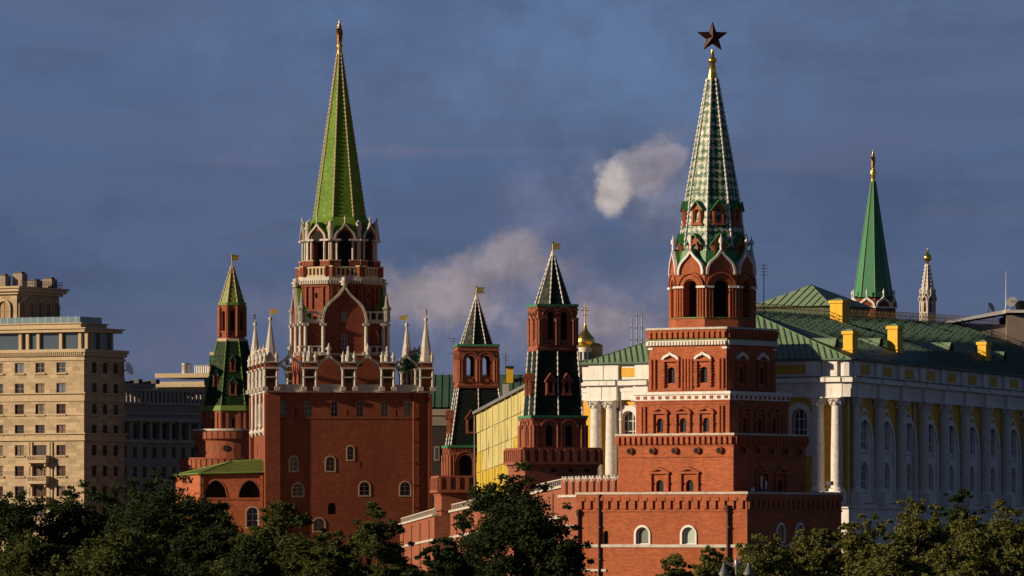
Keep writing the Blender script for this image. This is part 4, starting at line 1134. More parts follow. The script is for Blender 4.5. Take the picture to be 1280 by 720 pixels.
        k = MB(); k.M = M; k.lathe([(zCol-.5, r*1.3), (zCol-.25, r*1.35), (zCol, r*1.02)], wp, u, -.5, 14); k.box(u-r*1.45, u+r*1.45, -.5-r*1.45, .0, zB, zCol-.5, wp); k.build('pedestal', o)
    for u in cols[1:]: column(MR, u, .74)
    for px in (748, 767, 806, 1026, 1049): column(ML, fxL(px), .72)
    column(MR, cols[0], .5)
    for px in (744.5, 777, 1017.5): pipe(t, ML, fxL(px), .0, zC1-.2, .14, wp, False)
    pipe(t, MR, fxR(1140), 0, zE-1.2, .14, 'white_stone', False)
    # roof: hipped, ridge parallel to the long front
    zR = CZ + (HY-388)*(711/F)
    nR = Vector((math.sin(phR), -math.cos(phR), 0)); tR = Vector((math.cos(phR), math.sin(phR), 0))
    Cn = Vector((0, 0, zE+.2)); wd = 17.5
    A = tR*17.5 - nR*wd; A.z = zR
    ov = .7
    c0 = Vector((math.sin(phL), -math.cos(phL), 0))*ov*.6 + nR*ov*.6; c0.z = zE+.2
    e1 = eL.copy(); e1 += Vector((math.sin(phL), -math.cos(phL), 0))*ov; e1.z = zE+.2
    e2 = eR + nR*ov; e2.z = zE+.2
    Bv = A + tR*(LR-17.5); Bv.z += 3.2; b2 = bR.copy(); b2.z = zE+.2
    rf = MB(); rf.poly([e1, c0, A], 'roof_green'); rf.poly([c0, e2, Bv], 'roof_green_dark'); rf.poly([c0, Bv, A], 'roof_green_dark'); rf.poly([e1, A, Bv, b2], 'roof_green_dark'); rf.poly([e2, b2, Bv], 'roof_green_dark')  # sunlit slope painted lighter, slopes turned from the sun painted darker
    o = rf.build('roof', t)
    def roof_z(P):
        best = None
        for a, b_, c_ in ((c0, e2, Bv), (c0, Bv, A)):
            d = (b_.y-c_.y)*(a.x-c_.x) + (c_.x-b_.x)*(a.y-c_.y)
            l1 = ((b_.y-c_.y)*(P.x-c_.x) + (c_.x-b_.x)*(P.y-c_.y))/d; l2 = ((c_.y-a.y)*(P.x-c_.x) + (a.x-c_.x)*(P.y-c_.y))/d; l3 = 1-l1-l2
            m = min(l1, l2, l3); zz_ = l1*a.z + l2*b_.z + l3*c_.z
            if best is None or m > best[0]: best = (m, zz_)
        return best[1]
    sm = MB()
    def seam(P0, P1, m): sm.tube(P0, P1, .09, .09, m, 4, False, False)
    n = 46
    for i in range(1, n):      # seams run up the slope, parallel to the fall line, until they meet a hip
        f = i/n; P = e1.lerp(c0, f)
        k = f/.66 if f < .66 else (1-f)/.34
        g_ = (A - e1.lerp(c0, .66)); seam(P + Vector((0, 0, .04)), P + g_*k + Vector((0, 0, .04)), 'roof_seam')
    n = 90
    for i in range(1, n): 
        f = i/n; P = c0.lerp(e2, f); Q = P - nR*(wd+ov*.5)
        if (Q-A).dot(tR) > 0:
            pr = None
            for j in range(5):
                T = P.lerp(Q, j/4); T.z = roof_z(T) + .04
                if pr is not None: seam(pr, T, 'roof_green_dark')
                pr = T
    seam(c0 + Vector((0, 0, .05)), A + Vector((0, 0, .05)), 'roof_seam'); seam(e1, A, 'roof_seam'); sm.build('roof_seams', t)
    # gilded rail along the ridge
    rl = MB(); Lr = (Bv-A).length; n = int(Lr/.8); hr = .95; dr = (Bv-A).normalized()
    P = lambda u, h: A + dr*(u-1.5) + Vector((0, 0, h))
    for i in range(n+1):
        k_ = .06 if i % 4 == 0 else .035; rl.tube(P(i*.8, -.15), P(i*.8, hr*(1.1 if i % 4 == 0 else 1)), k_, k_, 'rail_bronze', 4, False)
    for v in (.08, .5, hr): rl.tube(P(0, v), P(n*.8, v), .045, .045, 'rail_bronze', 4, False)
    for i in range(0, n-2, 2):
        rl.tube(P(i*.8, .08), P(i*.8+1.6, hr-.05), .03, .03, 'rail_bronze', 4, False, False); rl.tube(P(i*.8+1.6, .08), P(i*.8, hr-.05), .03, .03, 'rail_bronze', 4, False, False)
    rl.build('ridge_railing', t)
    # chimneys and dormers on the long slope
    def on_roof(px, q):
        lo, hi = -5., 200.
        for _ in range(50):
            m = (lo+hi)/2; P = Vector((X(1060, D), D, 0)) + tR*m - nR*q
            if 640 + P.x*F/P.y < px: lo = m
            else: hi = m
        P = tR*lo - nR*q; P.z = roof_z(P); return P
    def chim(px, q, w_, h_):
        P = on_roof(px, q); c = MB(); c.M = Matrix.Translation(P) @ Matrix.Rotation(phL, 4, 'Z')
        c.cbox(0, 0, -1.2, w_, w_, h_+1.2, 'chimney_yellow'); c.cbox(0, 0, h_*.0+.2, w_+.22, w_+.22, .18, 'chimney_yellow'); c.cbox(0, 0, h_-.35, w_+.3, w_+.3, .35, 'chimney_yellow')
        k = c.build('chimney', t)
        c2 = MB(); c2.M = c.M; c2.slab(4, w_*.62, h_, h_+.28, 'roof_green', w_*.15); c2.build('cap', k)
    chim(1063, 2.2, 1.25, 2.4); chim(1119, 3.2, 1.35, 3.0); chim(1230, 3.5, 1.2, 2.1); chim(1049.5, 15.0, 1.75, 2.6)
    for px, q in ((1043, 4.2), (1098, 5.0), (1186, 5.0), (1253, 4.0)):
        P = on_roof(px, q); d = MB(); d.M = Matrix.Translation(P) @ MR
        n = 9; pr = [(.95*math.cos(math.pi*i/(n-1)), .15+.85*math.sin(math.pi*i/(n-1))) for i in range(n)]
        d.faces([(u, -.4, v) for u, v in pr] + [(u, 3.2, v) for u, v in pr], [(i, i+1, n+i+1, n+i) for i in range(n-1)], 'roof_green')
        d.poly([(.95, -.3, -.6), (.95, 2.5, -.6), (.95, 2.5, .2), (.95, -.3, .2)], 'roof_green'); d.poly([(-.95, -.3, -.6), (-.95, 2.5, -.6), (-.95, 2.5, .2), (-.95, -.3, .2)], 'roof_green')
        o = d.build('dormer', t)
        k = MB(); k.M = d.M; k.poly([(u, -.25, v) for u, v in pr] + [(-.95, -.25, -.6), (.95, -.25, -.6)], 'dark_inside'); k.build('louvre', o)
    # flood lamp on the plinth ledge
    q = thing('floodlight', 'small black floodlight standing on the palace plinth beside the sunlit corner column', 'floodlight', 1037, 684., -33, None, z(611))
    m = MB(); m.box(-.35, .35, -.25, .25, .35, .8, 'dark_metal'); m.build('lamp_head', q)
    m = MB(); m.box(-.08, .08, -.08, .08, 0, .36, 'dark_metal'); m.box(-.3, .3, -.2, .2, -.02, .06, 'dark_metal'); m.build('bracket', q)
palace()

def ridge_house(label, px, D, rot, wx, dy, ze, zr, wallm, roofm, hip=.5, name='building', extra=None):
    t = thing(name, label, 'building', px, D, rot)
    b = MB(); b.box(-wx/2, wx/2, 0, dy, -.3, ze, wallm); b.build('wall', t)
    r = MB(); o = .6; h = wx/2*hip
    P = [(-wx/2-o, -o, ze), (wx/2+o, -o, ze), (wx/2+o, dy+o, ze), (-wx/2-o, dy+o, ze)]; T0, T1 = (-wx/2+h, dy/2, zr), (wx/2-h, dy/2, zr)
    if abs(T0[0]-T1[0]) < .1: 
        A = (0, dy/2, zr)
        for i in range(4): r.poly([P[i], P[(i+1) % 4], A], roofm)
    else:
        r.poly([P[0], P[1], T1, T0], roofm); r.poly([P[2], P[3], T0, T1], roofm); r.poly([P[3], P[0], T0], roofm); r.poly([P[1], P[2], T1], roofm)
    r.poly([(x, y, ze-.02) for x, y, _ in P][::-1], roofm)
    n = int(wx/1.1)
    for i in range(1, n):
        u = -wx/2 + wx*i/n; f = min(1, (wx/2-abs(u))/h if h else 1)
        r.tube((u, -o, ze+.04), (u, -o+(dy/2+o)*f, ze+(zr-ze)*f+.04), .08, .08, 'roof_seam' if roofm == 'roof_green' else roofm, 4, False, False)
    r.build('roof', t); return t
# pavilion behind the palace ridge
zq = zz7
ridge_house('pale green pyramid roofed pavilion rising behind the palace roof rail', 990, 775., -33, 9.0*1.25, 10, zq(383, 775), zq(354, 775), 'roof_green_dark', 'roof_green', 1.0, 'pavilion')
# dark green roofed block between the tall tower and the tent towers
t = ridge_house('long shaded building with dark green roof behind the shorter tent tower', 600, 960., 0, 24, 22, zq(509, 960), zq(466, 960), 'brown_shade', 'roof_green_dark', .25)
m = MB(); Db = 960.; sb = Db/F
m.box((632.5-600)*sb, (641.5-600)*sb, 8, 9.2, zq(480, 968), zq(460, 968), 'chimney_yellow'); k = m.build('chimney', t)
m = MB(); m.box((631.5-600)*sb, (642.5-600)*sb, 7.8, 9.4, zq(460, 968), zq(457.5, 968), 'dark_metal'); m.build('cap', k)
m = MB(); m.box((628-600)*sb, (636-600)*sb, -.4, .8, zq(512, 960), zq(480, 960), 'white_stone'); m.build('chimney', t, 'white chimney at the front edge of the roof')
m = MB(); m.box(-12.2, 12.2, -.35, .1, zq(519.05, 960), zq(511, 960), 'office_trim'); m.box(-12.1, 12.1, -.15, .1, zq(532, 960), zq(519, 960), 'office_grey'); m.build('cornice', t)
holes = None
for i in range(9): window(t, Matrix.Translation((0, -.02, 0)), (-54+i*13.5)*sb, zq(575, 960), 5*sb, 16*sb, 'rect', .0, 'office_grey', 'glass', .1, (1, 2), sur='office_grey', surw=.15)
m = MB(); ax = (632-600)*sb
m.tube((ax, 10, zq(466, 970)), (ax, 10, zq(440, 970)), .06, .05, 'dark_metal', 5)
for j in range(3): m.tube((ax-.7+.1*j, 10, zq(444+j*3, 970)), (ax+.7-.1*j, 10, zq(444+j*3, 970)), .04, .04, 'dark_metal', 4)
m.build('aerial', t)
m = MB(); ax = (567-600)*sb
m.tube((ax, 2, zq(500, 960)), (ax, 2, zq(421, 960)), .07, .05, 'dark_metal', 5)
for yy, L in ((423, .9), (426, .7), (433, .5), (441, 1.1)): m.tube((ax-L, 2, zq(yy, 960)), (ax+L*.6, 2, zq(yy, 960)), .05, .05, 'dark_metal', 4)
m.build('aerial', t)

def church():
    D = 900.; s = D/F; z = lambda py: CZ + (HY-py)*s
    t = thing('church', 'small church with gilded onion dome and cross beside the taller tent tower', 'church', 731.5, D, 0)
    b = MB(); b.box(-6, 6, -4, 10, -.3, z(455), 'white_paint'); b.build('wall', t)
    r = MB(); r.slab(4, 6.6, z(455), z(450), 'roof_green', 2.6); r.build('roof', t)
    d = MB(); d.lathe([(z(456), 8*s), (z(437), 8*s), (z(436), 9*s), (z(434.6), 9*s)], 'white_paint', n=16)
    for i in range(8):
        a = i*math.pi/4; d.M = FM(a, 8*s); d.box(-.2, .2, -.06, .1, z(452), z(440), 'glass')
    d.M = Matrix.Identity(4); d.build('drum', t)
    c = MB(); c.lathe([(z(434.6), 8.5*s), (z(432), 11.2*s), (z(427.5), 12.6*s), (z(422), 11*s), (z(417), 6.4*s), (z(412), 2.8*s), (z(404), .9*s)], 'gold', n=20); k = c.build('dome', t)
    c = MB(); c.tube((0, 0, z(411)), (0, 0, z(381)), .12, .08, 'gold_dull', 6); c.octa((0, 0, z(408)), .3, 'gold')
    for yy, L in ((385, .3), (388, .6), (394, .35)): c.tube((-L, 0, z(yy)), (L, 0, z(yy)), .08, .08, 'gold_dull', 5)
    c.build('cross', k)
    c = MB(); c.lathe([(z(460), 8.5*s), (z(433.5), 8.5*s), (z(432.5), 9.4*s)], 'cream_stone', 13.5*s, 2, 16); c.build('side_drum', t)
    c = MB(); c.lathe([(z(432.5), 9.2*s), (z(431), 8.2*s), (z(429), 5*s), (z(428), 1*s)], 'gold_dull', 13.5*s, 2, 16); c.build('side_dome', t)
church()

def spasskaya():
    D = 1150.; s = D/F; z = lambda py: CZ + (HY-py)*s
    t = thing('green_spire_tower', 'smooth dark green spire with golden star rising behind the palace roof', 'tower', 1091.5, D, -20)
    b = MB(); tier(b, t, 8, 26*s, -.3, z(374), 'brick_far', {k: [dict(x=0, z=z(394), w=8*s, h=14*s, frame='white_paint', pane='dark_inside', name='arch_opening')] for k in range(8)}, .5)
    b.build('belfry', t)
    for k in range(8): kokoshnik(t, FM(k*math.pi/4, 27*s), 21*s, 13*s, z(384), 1.6, 'white_paint', 'brick_far', 'copper_green', .4, finial=1.0)
    c = MB(); c.slab(8, 28*s, z(386), z(384), 'white_paint'); c.build('cornice', t)
    prof = [(z(372), 22.5*s), (z(226), 2.6*s)]
    b = MB(); spire(b, 8, prof, 'copper_green'); sp = b.build('spire', t)
    for i in range(8):
        c = MB(); a = (2*i-1)*math.pi/8; q = 1/math.cos(math.pi/8)
        c.tube((prof[0][1]*q*math.sin(a), -prof[0][1]*q*math.cos(a), prof[0][0]), (prof[1][1]*q*math.sin(a), -prof[1][1]*q*math.cos(a), prof[1][0]), .16, .1, 'roof_seam', 5)
        c.build('ridge_trim', sp)
    b = MB(); b.lathe([(z(227), .5), (z(220), .42), (z(216), .7), (z(212), .35), (z(208), .25)], 'gold', n=10); b.build('finial', t)
    star(t, z(200), 13*s, R(20 + 76), 'gold_dull', 'gold')
    D = 1250.; s = D/F; z = lambda py: CZ + (HY-py)*s
    t = thing('white_spire_tower', 'thin white gothic spire with golden top behind the palace roof at right', 'tower', 1159.5, D, -25)
    b = MB(); tier(b, t, 8, 9.5*s, -.3, z(372), 'white_stone', {k: [dict(x=0, z=z(390), w=3.4*s, h=15*s, frame=None, pane='brick_far', kind='point')] for k in range(8)}, .4); b.build('belfry', t)
    for k in range(8): kokoshnik(t, FM(k*math.pi/4, 9.7*s), 7.8*s, 8*s, z(376), 1.0, 'white_stone', 'brick_far', 'grey_metal', .25, finial=.9)
    prof = [(z(373), 8*s), (z(330), 1.8*s)]
    b = MB(); spire(b, 8, prof, 'white_stone'); sp = b.build('spire', t)
    ridge_trim(sp, 8, prof, 'white_paint', .8, .2)
    b = MB(); b.lathe([(z(331), .3), (z(327), .26), (z(325), .8), (z(322), .95), (z(319), .7), (z(317), .3), (z(310), .05)], 'gold', n=10); b.build('finial', t)
spasskaya()

def right_block():
    D = 800.; s = D/F; z = lambda py: CZ + (HY-py)*s
    t = thing('flat_roof_building', 'pale flat roofed block with white eave at the right edge above the palace', 'building', 1262, D, 0)
    x = lambda px: (px-1262)*s
    b = MB(); b.box(x(1258), x(1300), 0, 12, -.3, z(394), 'office_grey'); b.build('wall', t)
    r = MB()
    r.faces([(x(1186), 0, z(404)), (x(1262), 0, z(391)), (x(1262), 12, z(391)), (x(1186), 12, z(404)), (x(1186), 0, z(401)), (x(1262), 0, z(386)), (x(1262), 12, z(386)), (x(1186), 12, z(401))],
            [(0,3,2,1), (4,5,6,7), (0,1,5,4), (1,2,6,5), (2,3,7,6), (3,0,4,7)], 'white_paint')
    r.box(x(1256), x(1302), -.6, 12.6, z(391), z(387.5), 'white_paint'); r.build('roof', t)
    b = MB(); b.box(x(1190), x(1258), 1, 11, -.3, z(405), 'office_grey'); b.build('wing_wall', t)
    def dish(px, py, r_, ang, label):
        q = thing('satellite_dish', label, 'satellite dish', px, D+3, ang, None, z(387.5 if px > 1255 else 394))
        h = z(py) - z(387.5 if px > 1255 else 394)
        m = MB(); m.M = Matrix.Translation((0, 0, h)) @ Matrix.Rotation(R(65), 4, 'X')
        m.lathe([(.45*r_, r_), (.36*r_, r_*.85), (.16*r_, r_*.5), (.1*r_, r_*.12)], 'grey_metal', 0, 0, 16); m.build('reflector', q)
        m = MB(); m.tube((0, .2, -.05), (0, .2, h), .1, .08, 'dark_metal', 6); m.build('mast', q)
        m = MB(); m.M = Matrix.Translation((0, 0, h)) @ Matrix.Rotation(R(65), 4, 'X'); m.tube((0, 0, .1), (0, 0, r_*.95), .04, .06, 'dark_metal', 5); m.build('feed_arm', q)
    dish(1265.5, 377.5, .75, -20, 'round grey satellite dish at the right edge standing on the pale block')
    dish(1237, 384, .7, 55, 'tilted satellite dish seen from the side on the sloping white roof')
    m = MB(); m.tube((0, 0, -.1), (0, 0, z(338)-z(387.5)), .07, .02, 'white_antenna', 5); m.tube((0, 0, -.1), (0, 0, .5), .14, .14, 'grey_metal', 6)
    o = m.build('antenna_mast'); o.location = (X(1257.5, D+2), D+2, z(387.5)); tag(o, 'thin tall whip antenna standing beside the dish on the pale block', 'antenna')
    m = MB(); m.cbox(0, 0, 0, 1.2, 1, 1.3, 'dark_metal'); m.cbox(0, 0, 1.3, 1.35, 1.1, .12, 'grey_metal')
    o = m.build('roof_vent'); o.location = (X(1275, D+4), D+4, z(387.5)); tag(o, 'dark roof vent box at the far right on the pale block', 'vent')
right_block()
def masts():
    D = 1000.; s = D/F; z = lambda py: CZ + (HY-py)*s
    for px, top, lab in ((789.5, 398, 'leftmost of the three thin antenna masts left of the star tower'), (796, 392, 'middle and tallest of the three thin antenna masts left of the star tower'), (802.5, 395, 'rightmost of the three thin antenna masts left of the star tower')):
        m = MB(); zt = z(top); m.tube((0, 0, -.2), (0, 0, zt), .16, .10, 'grey_metal', 6); k = z(455)
        while k < zt: m.box(-.24, .24, -.24, .24, k, k+.1, 'grey_metal'); k += 2
        o = m.build('antenna_mast'); o.location = (X(px, D), D, 0); tag(o, lab, 'antenna', 'masts behind the palace')
masts()

# ================================================================== city blocks on the left
def facade(t, mb, M, wdt, z0, z1, mat, wins, depth=.35):
    mb.M = M; hs = [window(t, M, **w_) for w_ in wins]
    mb.wall([(-wdt, z0), (0, z0), (0, z1), (-wdt, z1)], hs, mat, depth)
def hotel():
    D = 1000.; s = D/F; z = lambda py: CZ + (HY-py)*s
    t = thing('stone_hotel', 'tall honey coloured stone hotel block with rooftop terrace at the left edge', 'building', 105, D, 0)
    ph = R(-28); ML = Matrix.Rotation(ph, 4, 'Z'); MR = Matrix.Rotation(ph + math.pi/2, 4, 'Z')
    c = math.cos(ph); fx = lambda px: (px-105)*s/c; LW = 24.; RW = 45*s/math.sin(-ph)
    wins = []
    ys = (459, 485, 511, 537, 562.5, 588.5, 614, 638)
    cols = (20.5, 47.5, 75, -7, -34)
    for j, yy in enumerate(ys):
        for i, px in enumerate(cols):
            wd = 12; 
            if i == 1 and j >= 4: wd = 17
            wins.append(dict(x=fx(px), z=z(yy+6.5), w=wd*s/c, h=13*s, kind='rect', frame='red_frame' if j > 1 else 'limestone_brown', pane=random.choice(('glass_warm', 'glass_warm', 'glass', 'glass', 'curtain')) if j > 1 else random.choice(('glass_blue', 'glass_blue', 'curtain')), bars=(1, 2) if wd == 12 else (3, 2), fw=.12, depth=.35, sill='limestone_trim'))
    b = MB(); facade(t, b, ML, LW, -.3, z(444), 'limestone', wins)
    wr = [dict(x=u, z=z(yy+6.5), w=1.5, h=13*s, kind='rect', frame='red_frame', pane='glass_warm', bars=(1, 2), fw=.1, depth=.35) for yy in ys for u in ((116.5-105)*s/.47, (128.5-105)*s/.47, (140.5-105)*s/.47)]
    hs = [window(t, MR, **w_) for w_ in wr]
    b.M = MR; b.wall([(0, -.3), (RW, -.3), (RW, z(444)), (0, z(444))], hs, 'limestone', .35)
    b.M = ML; b.poly([(-LW, 0, -.3), (-LW, 0, z(444)), (-LW, RW, z(444)), (-LW, RW, -.3)], 'limestone'); b.poly([(-LW, RW, -.3), (0, RW, -.3), (0, RW, z(444)), (-LW, RW, z(444))], 'limestone')
    b.poly([(-LW, 0, z(444)), (0, 0, z(444)), (0, RW, z(444)), (-LW, RW, z(444))], 'limestone_trim'); b.build('wall', t)
    c2 = MB(); lt = 'limestone_trim'
    c2.M = ML
    def band(y0, y1, p, m=lt): c2.box(-LW, p, -p, RW+p, z(y1), z(y0), m)
    band(436, 440, .6); band(440, 444.5, .35); band(447, 450, .2)
    for y0, y1, p in ((492, 501, .22), (490.5, 492, .6), (517, 519, .15), (542.5, 551, .2), (541, 542.5, .55), (549, 550.5, .35)):
        c2.box(-LW, p, -p, RW+p-.02, z(y1), z(y0), lt)
    for i in range(60): c2.box(-LW+i*.4, -LW+i*.4+.2, -.52, -.3, z(443.5), z(440.3), lt)
    c2.build('cornice', t)
    # paired pilaster strips and three balconies
    c3 = MB(); c3.M = ML
    for px in (33.5, 37, 60, 63.5): c3.box(fx(px)-.16, fx(px)+.16, -.22, .02, z(655), z(552), lt)
    c3.build('pilasters', t)
    for yy in (577, 603, 629):
        k = MB(); k.M = ML; u0, u1 = fx(35.5), fx(61.5); um = (u0+u1)/2; hw = (u1-u0)/2
        k.box(u0, u1, -1.5, .02, z(yy+1.5), z(yy-1), lt)
        k.M = ML @ Matrix.Translation((um, -1.35, 0)); balusters(k, hw, z(yy-1), z(yy-8), .36, lt, 0, .15)
        k.M = ML; k.box(u0, u0+.15, -1.4, 0, z(yy-1), z(yy-8), lt); k.box(u1-.15, u1, -1.4, 0, z(yy-1), z(yy-8), lt)
        for q in (u0+.4, u1-.6): k.box(q, q+.25, -1.1, .02, z(yy+6), z(yy+1.5), lt)
        k.build('balcony', t)
    # set-back terrace pavilion
    P = MB(); P.M = ML; u0, u1 = fx(17), 0.2; pr, pd = 3.2, RW-2
    P.box(-LW, -1.2, 1.4, pd, z(437), z(414.5), 'glass_blue'); P.build('terrace_glazing', t)
    P = MB(); P.M = ML
    for px in (17.5, 27, 41, 70.5, 95.5, 104): P.box(fx(px)-.28, fx(px)+.28, .9, 1.4, z(437), z(414), lt)
    for v in (3.5, 6.5, 10): P.box(-1.25, -.75, v, v+.5, z(437), z(414), lt)
    P.box(-LW, -.1, .3, RW-.4, z(414.5), z(409.5), lt); P.box(-LW, .25, 0, RW, z(410.5), z(409), lt)
    P.box(-LW, -2.2, 2.5, RW-2, z(409), z(402.5), lt); P.box(-LW, -1.9, 2.2, RW-1.8, z(403.5), z(402.2), lt)
    P.build('terrace_pavilion', t)
    P = MB(); P.M = ML
    for u in range(12): P.box(-20+u*1.5, -20+u*1.5+.06, 2.9, 2.96, z(402.2), z(394), 'grey_metal')
    P.box(-20, -2.6, 2.91, 2.95, z(402), z(394.5), 'glass_rail'); P.box(-2.66, -2.6, 2.95, RW-3, z(402), z(394.5), 'glass_rail'); P.build('glass_balustrade', t)
    # corner tower
    T = MB(); tl = 'limestone'; TM = ML @ Matrix.Translation((fx(12.5) - 3.46, 6.5, 0)); T.M = TM; TW = 12.; TD = 47*s/.47
    T.box(-TW, 0, 0, TD, z(444), z(362), tl); T.box(-TW-.5, .5, -.5, TD+.5, z(440), z(436), lt)
    T.M = TM
    T.box(-TW-.4, .5, -.5, TD+.5, z(363.5), z(360), lt); T.box(-TW-1.0, 1.0, -1.0, TD+1.0, z(360), z(356), lt); T.box(-TW-1.3, 1.3, -1.3, TD+1.3, z(356), z(353.5), lt)
    T.build('roof_tower', t)
    TM2 = TM @ Matrix.Rotation(math.pi/2, 4, 'Z')
    for i in range(5): window(t, TM2 @ Matrix.Translation((0, -.05, 0)), TD*(i+.5)/5, z(398), TD/5*.62, 26*s, 'arch', .04, 'limestone_brown', 'limestone_brown', .1, (1, 2), sur=lt, surw=.3, sury=.3, name='blind_arch')
    for i in range(2): window(t, TM @ Matrix.Translation((0, -.05, 0)), -2.5-4*i, z(398), 2.2, 26*s, 'arch', .04, 'limestone_brown', 'limestone_brown', .1, (1, 2), sur=lt, surw=.3, sury=.3, name='blind_arch')
    for a, b_, h in ((-4.0, 2.0, 1.9), (-1.6, 3.5, 2.3), (-1.2, 7.5, 1.2), (-.4, 11, 1.6)):
        T = MB(); T.M = TM; T.box(a-1.0, a+.9, b_-.8, b_+.9, z(353.5), z(353.5)+h, 'office_grey'); T.box(a-.7, a+.6, b_-.5, b_+.6, z(353.5)+h, z(353.5)+h+.3, 'dark_metal')
        for j in range(5): T.box(a-1.04, a-.99, b_-.7+j*.3, b_-.55+j*.3, z(353.5)+.3, z(353.5)+h-.3, 'dark_metal')
        T.build('roof_plant', t)
    T = MB(); T.M = TM
    T.tube((.5, 5, z(353.5)), (.5, 5, z(342)), .06, .04, 'dark_metal', 5)
    T.build('aerial', t)
    T = MB(); T.M = TM; n = 22
    for i in range(n): T.box(.8, .86, i*TD/n, i*TD/n+.06, z(353.5), z(346), 'dark_metal')
    for v in (346, 349.5): T.box(.8, .86, 0, TD, z(v), z(v)+.07, 'dark_metal')
    T.build('roof_railing', t)
    d = MB(); d.M = MR @ Matrix.Translation((RW-.4, -.8, z(460))) @ Matrix.Rotation(R(70), 4, 'X')
    d.lathe([(.5, 1.15), (.4, 1.0), (.15, .6), (.1, .1)], 'white_antenna', 0, 0, 16); d.tube((0, 0, -.6), (0, 0, .2), .1, .1, 'grey_metal', 6); d.build('satellite_dish', t)
hotel()
def office():
    D = 1080.; s = D/F; z = lambda py: CZ + (HY-py)*s
    t = thing('grey_office', 'long shaded grey stone block with rooftop colonnade between hotel and corner tower', 'building', 150, D, 0)
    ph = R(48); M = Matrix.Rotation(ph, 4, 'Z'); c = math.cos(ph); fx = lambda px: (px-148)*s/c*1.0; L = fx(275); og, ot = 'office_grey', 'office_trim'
    pitch = fx(162) - fx(150.5)
    wins = []
    for yy, hh, wf in ((538, 20, .72), (565, 14, .42), (590, 14, .42), (617, 14, .42)):
        for i in range(10): wins.append(dict(x=fx(154)+i*pitch, z=z(yy+hh/2), w=pitch*wf, h=hh*s, kind='rect', frame='office_grey', pane='glass', bars=(1, 2), fw=.12, depth=.5))
    b = MB(); b.M = M; hs = [window(t, M, **w_) for w_ in wins]
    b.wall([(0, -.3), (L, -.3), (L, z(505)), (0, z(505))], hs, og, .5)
    b.box(0.02, L-.02, 0.6, 16, -.3, z(505.2), og); b.build('wall', t)
    k = MB(); k.M = M
    k.box(-.2, L+.2, -.6, 16.2, z(505), z(502), ot); k.box(-.1, L+.1, -.3, 16, z(517), z(514), ot); k.box(-.2, L+.2, -.7, .02, z(526), z(522), ot); k.box(-.1, L+.1, -.35, .02, z(553), z(549), ot)
    k.box(-.1, L+.1, -.2, .02, z(578), z(576.5), ot); k.build('cornice', t)
    k = MB(); k.M = M; n = 26
    for i in range(n): u = L*(i+.5)/n; k.box(u-.28, u+.28, .4, 1.0, z(502), z(488), ot)
    k.box(0, L, .2, 1.6, z(488), z(485), ot); k.build('roof_colonnade', t)
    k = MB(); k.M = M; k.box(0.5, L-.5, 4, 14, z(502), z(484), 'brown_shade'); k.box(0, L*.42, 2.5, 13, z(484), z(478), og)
    for i in range(6): k.box(1+i*2.2, 2+i*2.2, 3, 5, z(478), z(474.5-(i % 2)*2), 'dark_metal')
    k.build('penthouse', t)
    k = MB(); k.M = M
    for i in range(10): u = fx(154)+(i+.5)*pitch; k.tube((u, -.25, z(549)), (u, -.25, z(526)), .3, .26, ot, 8)
    k.build('engaged_columns', t)
office()
def cream():
    D = 1200.; s = D/F; z = lambda py: CZ + (HY-py)*s
    t = thing('cream_building', 'cream stone block catching sun behind the grey office and corner tower', 'building', 235, D, -20)
    x = lambda px: (px-235)*s
    b = MB(); b.box(x(193), x(300), 0, 14, -.3, z(477), 'cream_stone'); b.box(x(262), x(300), 2, 14, z(477), z(441), 'cream_stone'); b.build('wall', t)
    k = MB(); k.box(x(191.5), x(301), -.6, 14.6, z(472), z(466.5), 'cream_stone'); k.box(x(188), x(270), -2.5, 14.6, z(484), z(480), 'cream_stone'); k.box(x(260), x(302), 1.6, 14.4, z(444), z(440), 'cream_stone'); k.build('cornice', t)
    k = MB(); k.lathe([(z(466.6), 6*s), (z(455), 6*s), (z(454), 6.4*s), (z(453), 5.4*s)], 'grey_metal', x(219), 5, 14); k.build('tank', t)
    k = MB(); k.box(x(233), x(252), 4, 8, z(466.6), z(457), 'white_antenna'); k.box(x(232.5), x(252.5), 3.8, 8.2, z(457), z(455.8), 'grey_metal')
    for i in range(6): k.box(x(234+i*3), x(234+i*3)+.12, 3.9, 4.02, z(466), z(458), 'grey_metal')
    k.build('plant_box', t)
    for i in range(8): window(t, Matrix.Translation((0, -.05, 0)), x(200+i*9), z(495), 4*s, 10*s, 'rect', .04, 'limestone_brown', 'glass', .12, (1, 2), sur='limestone_trim', surw=.15)
cream()

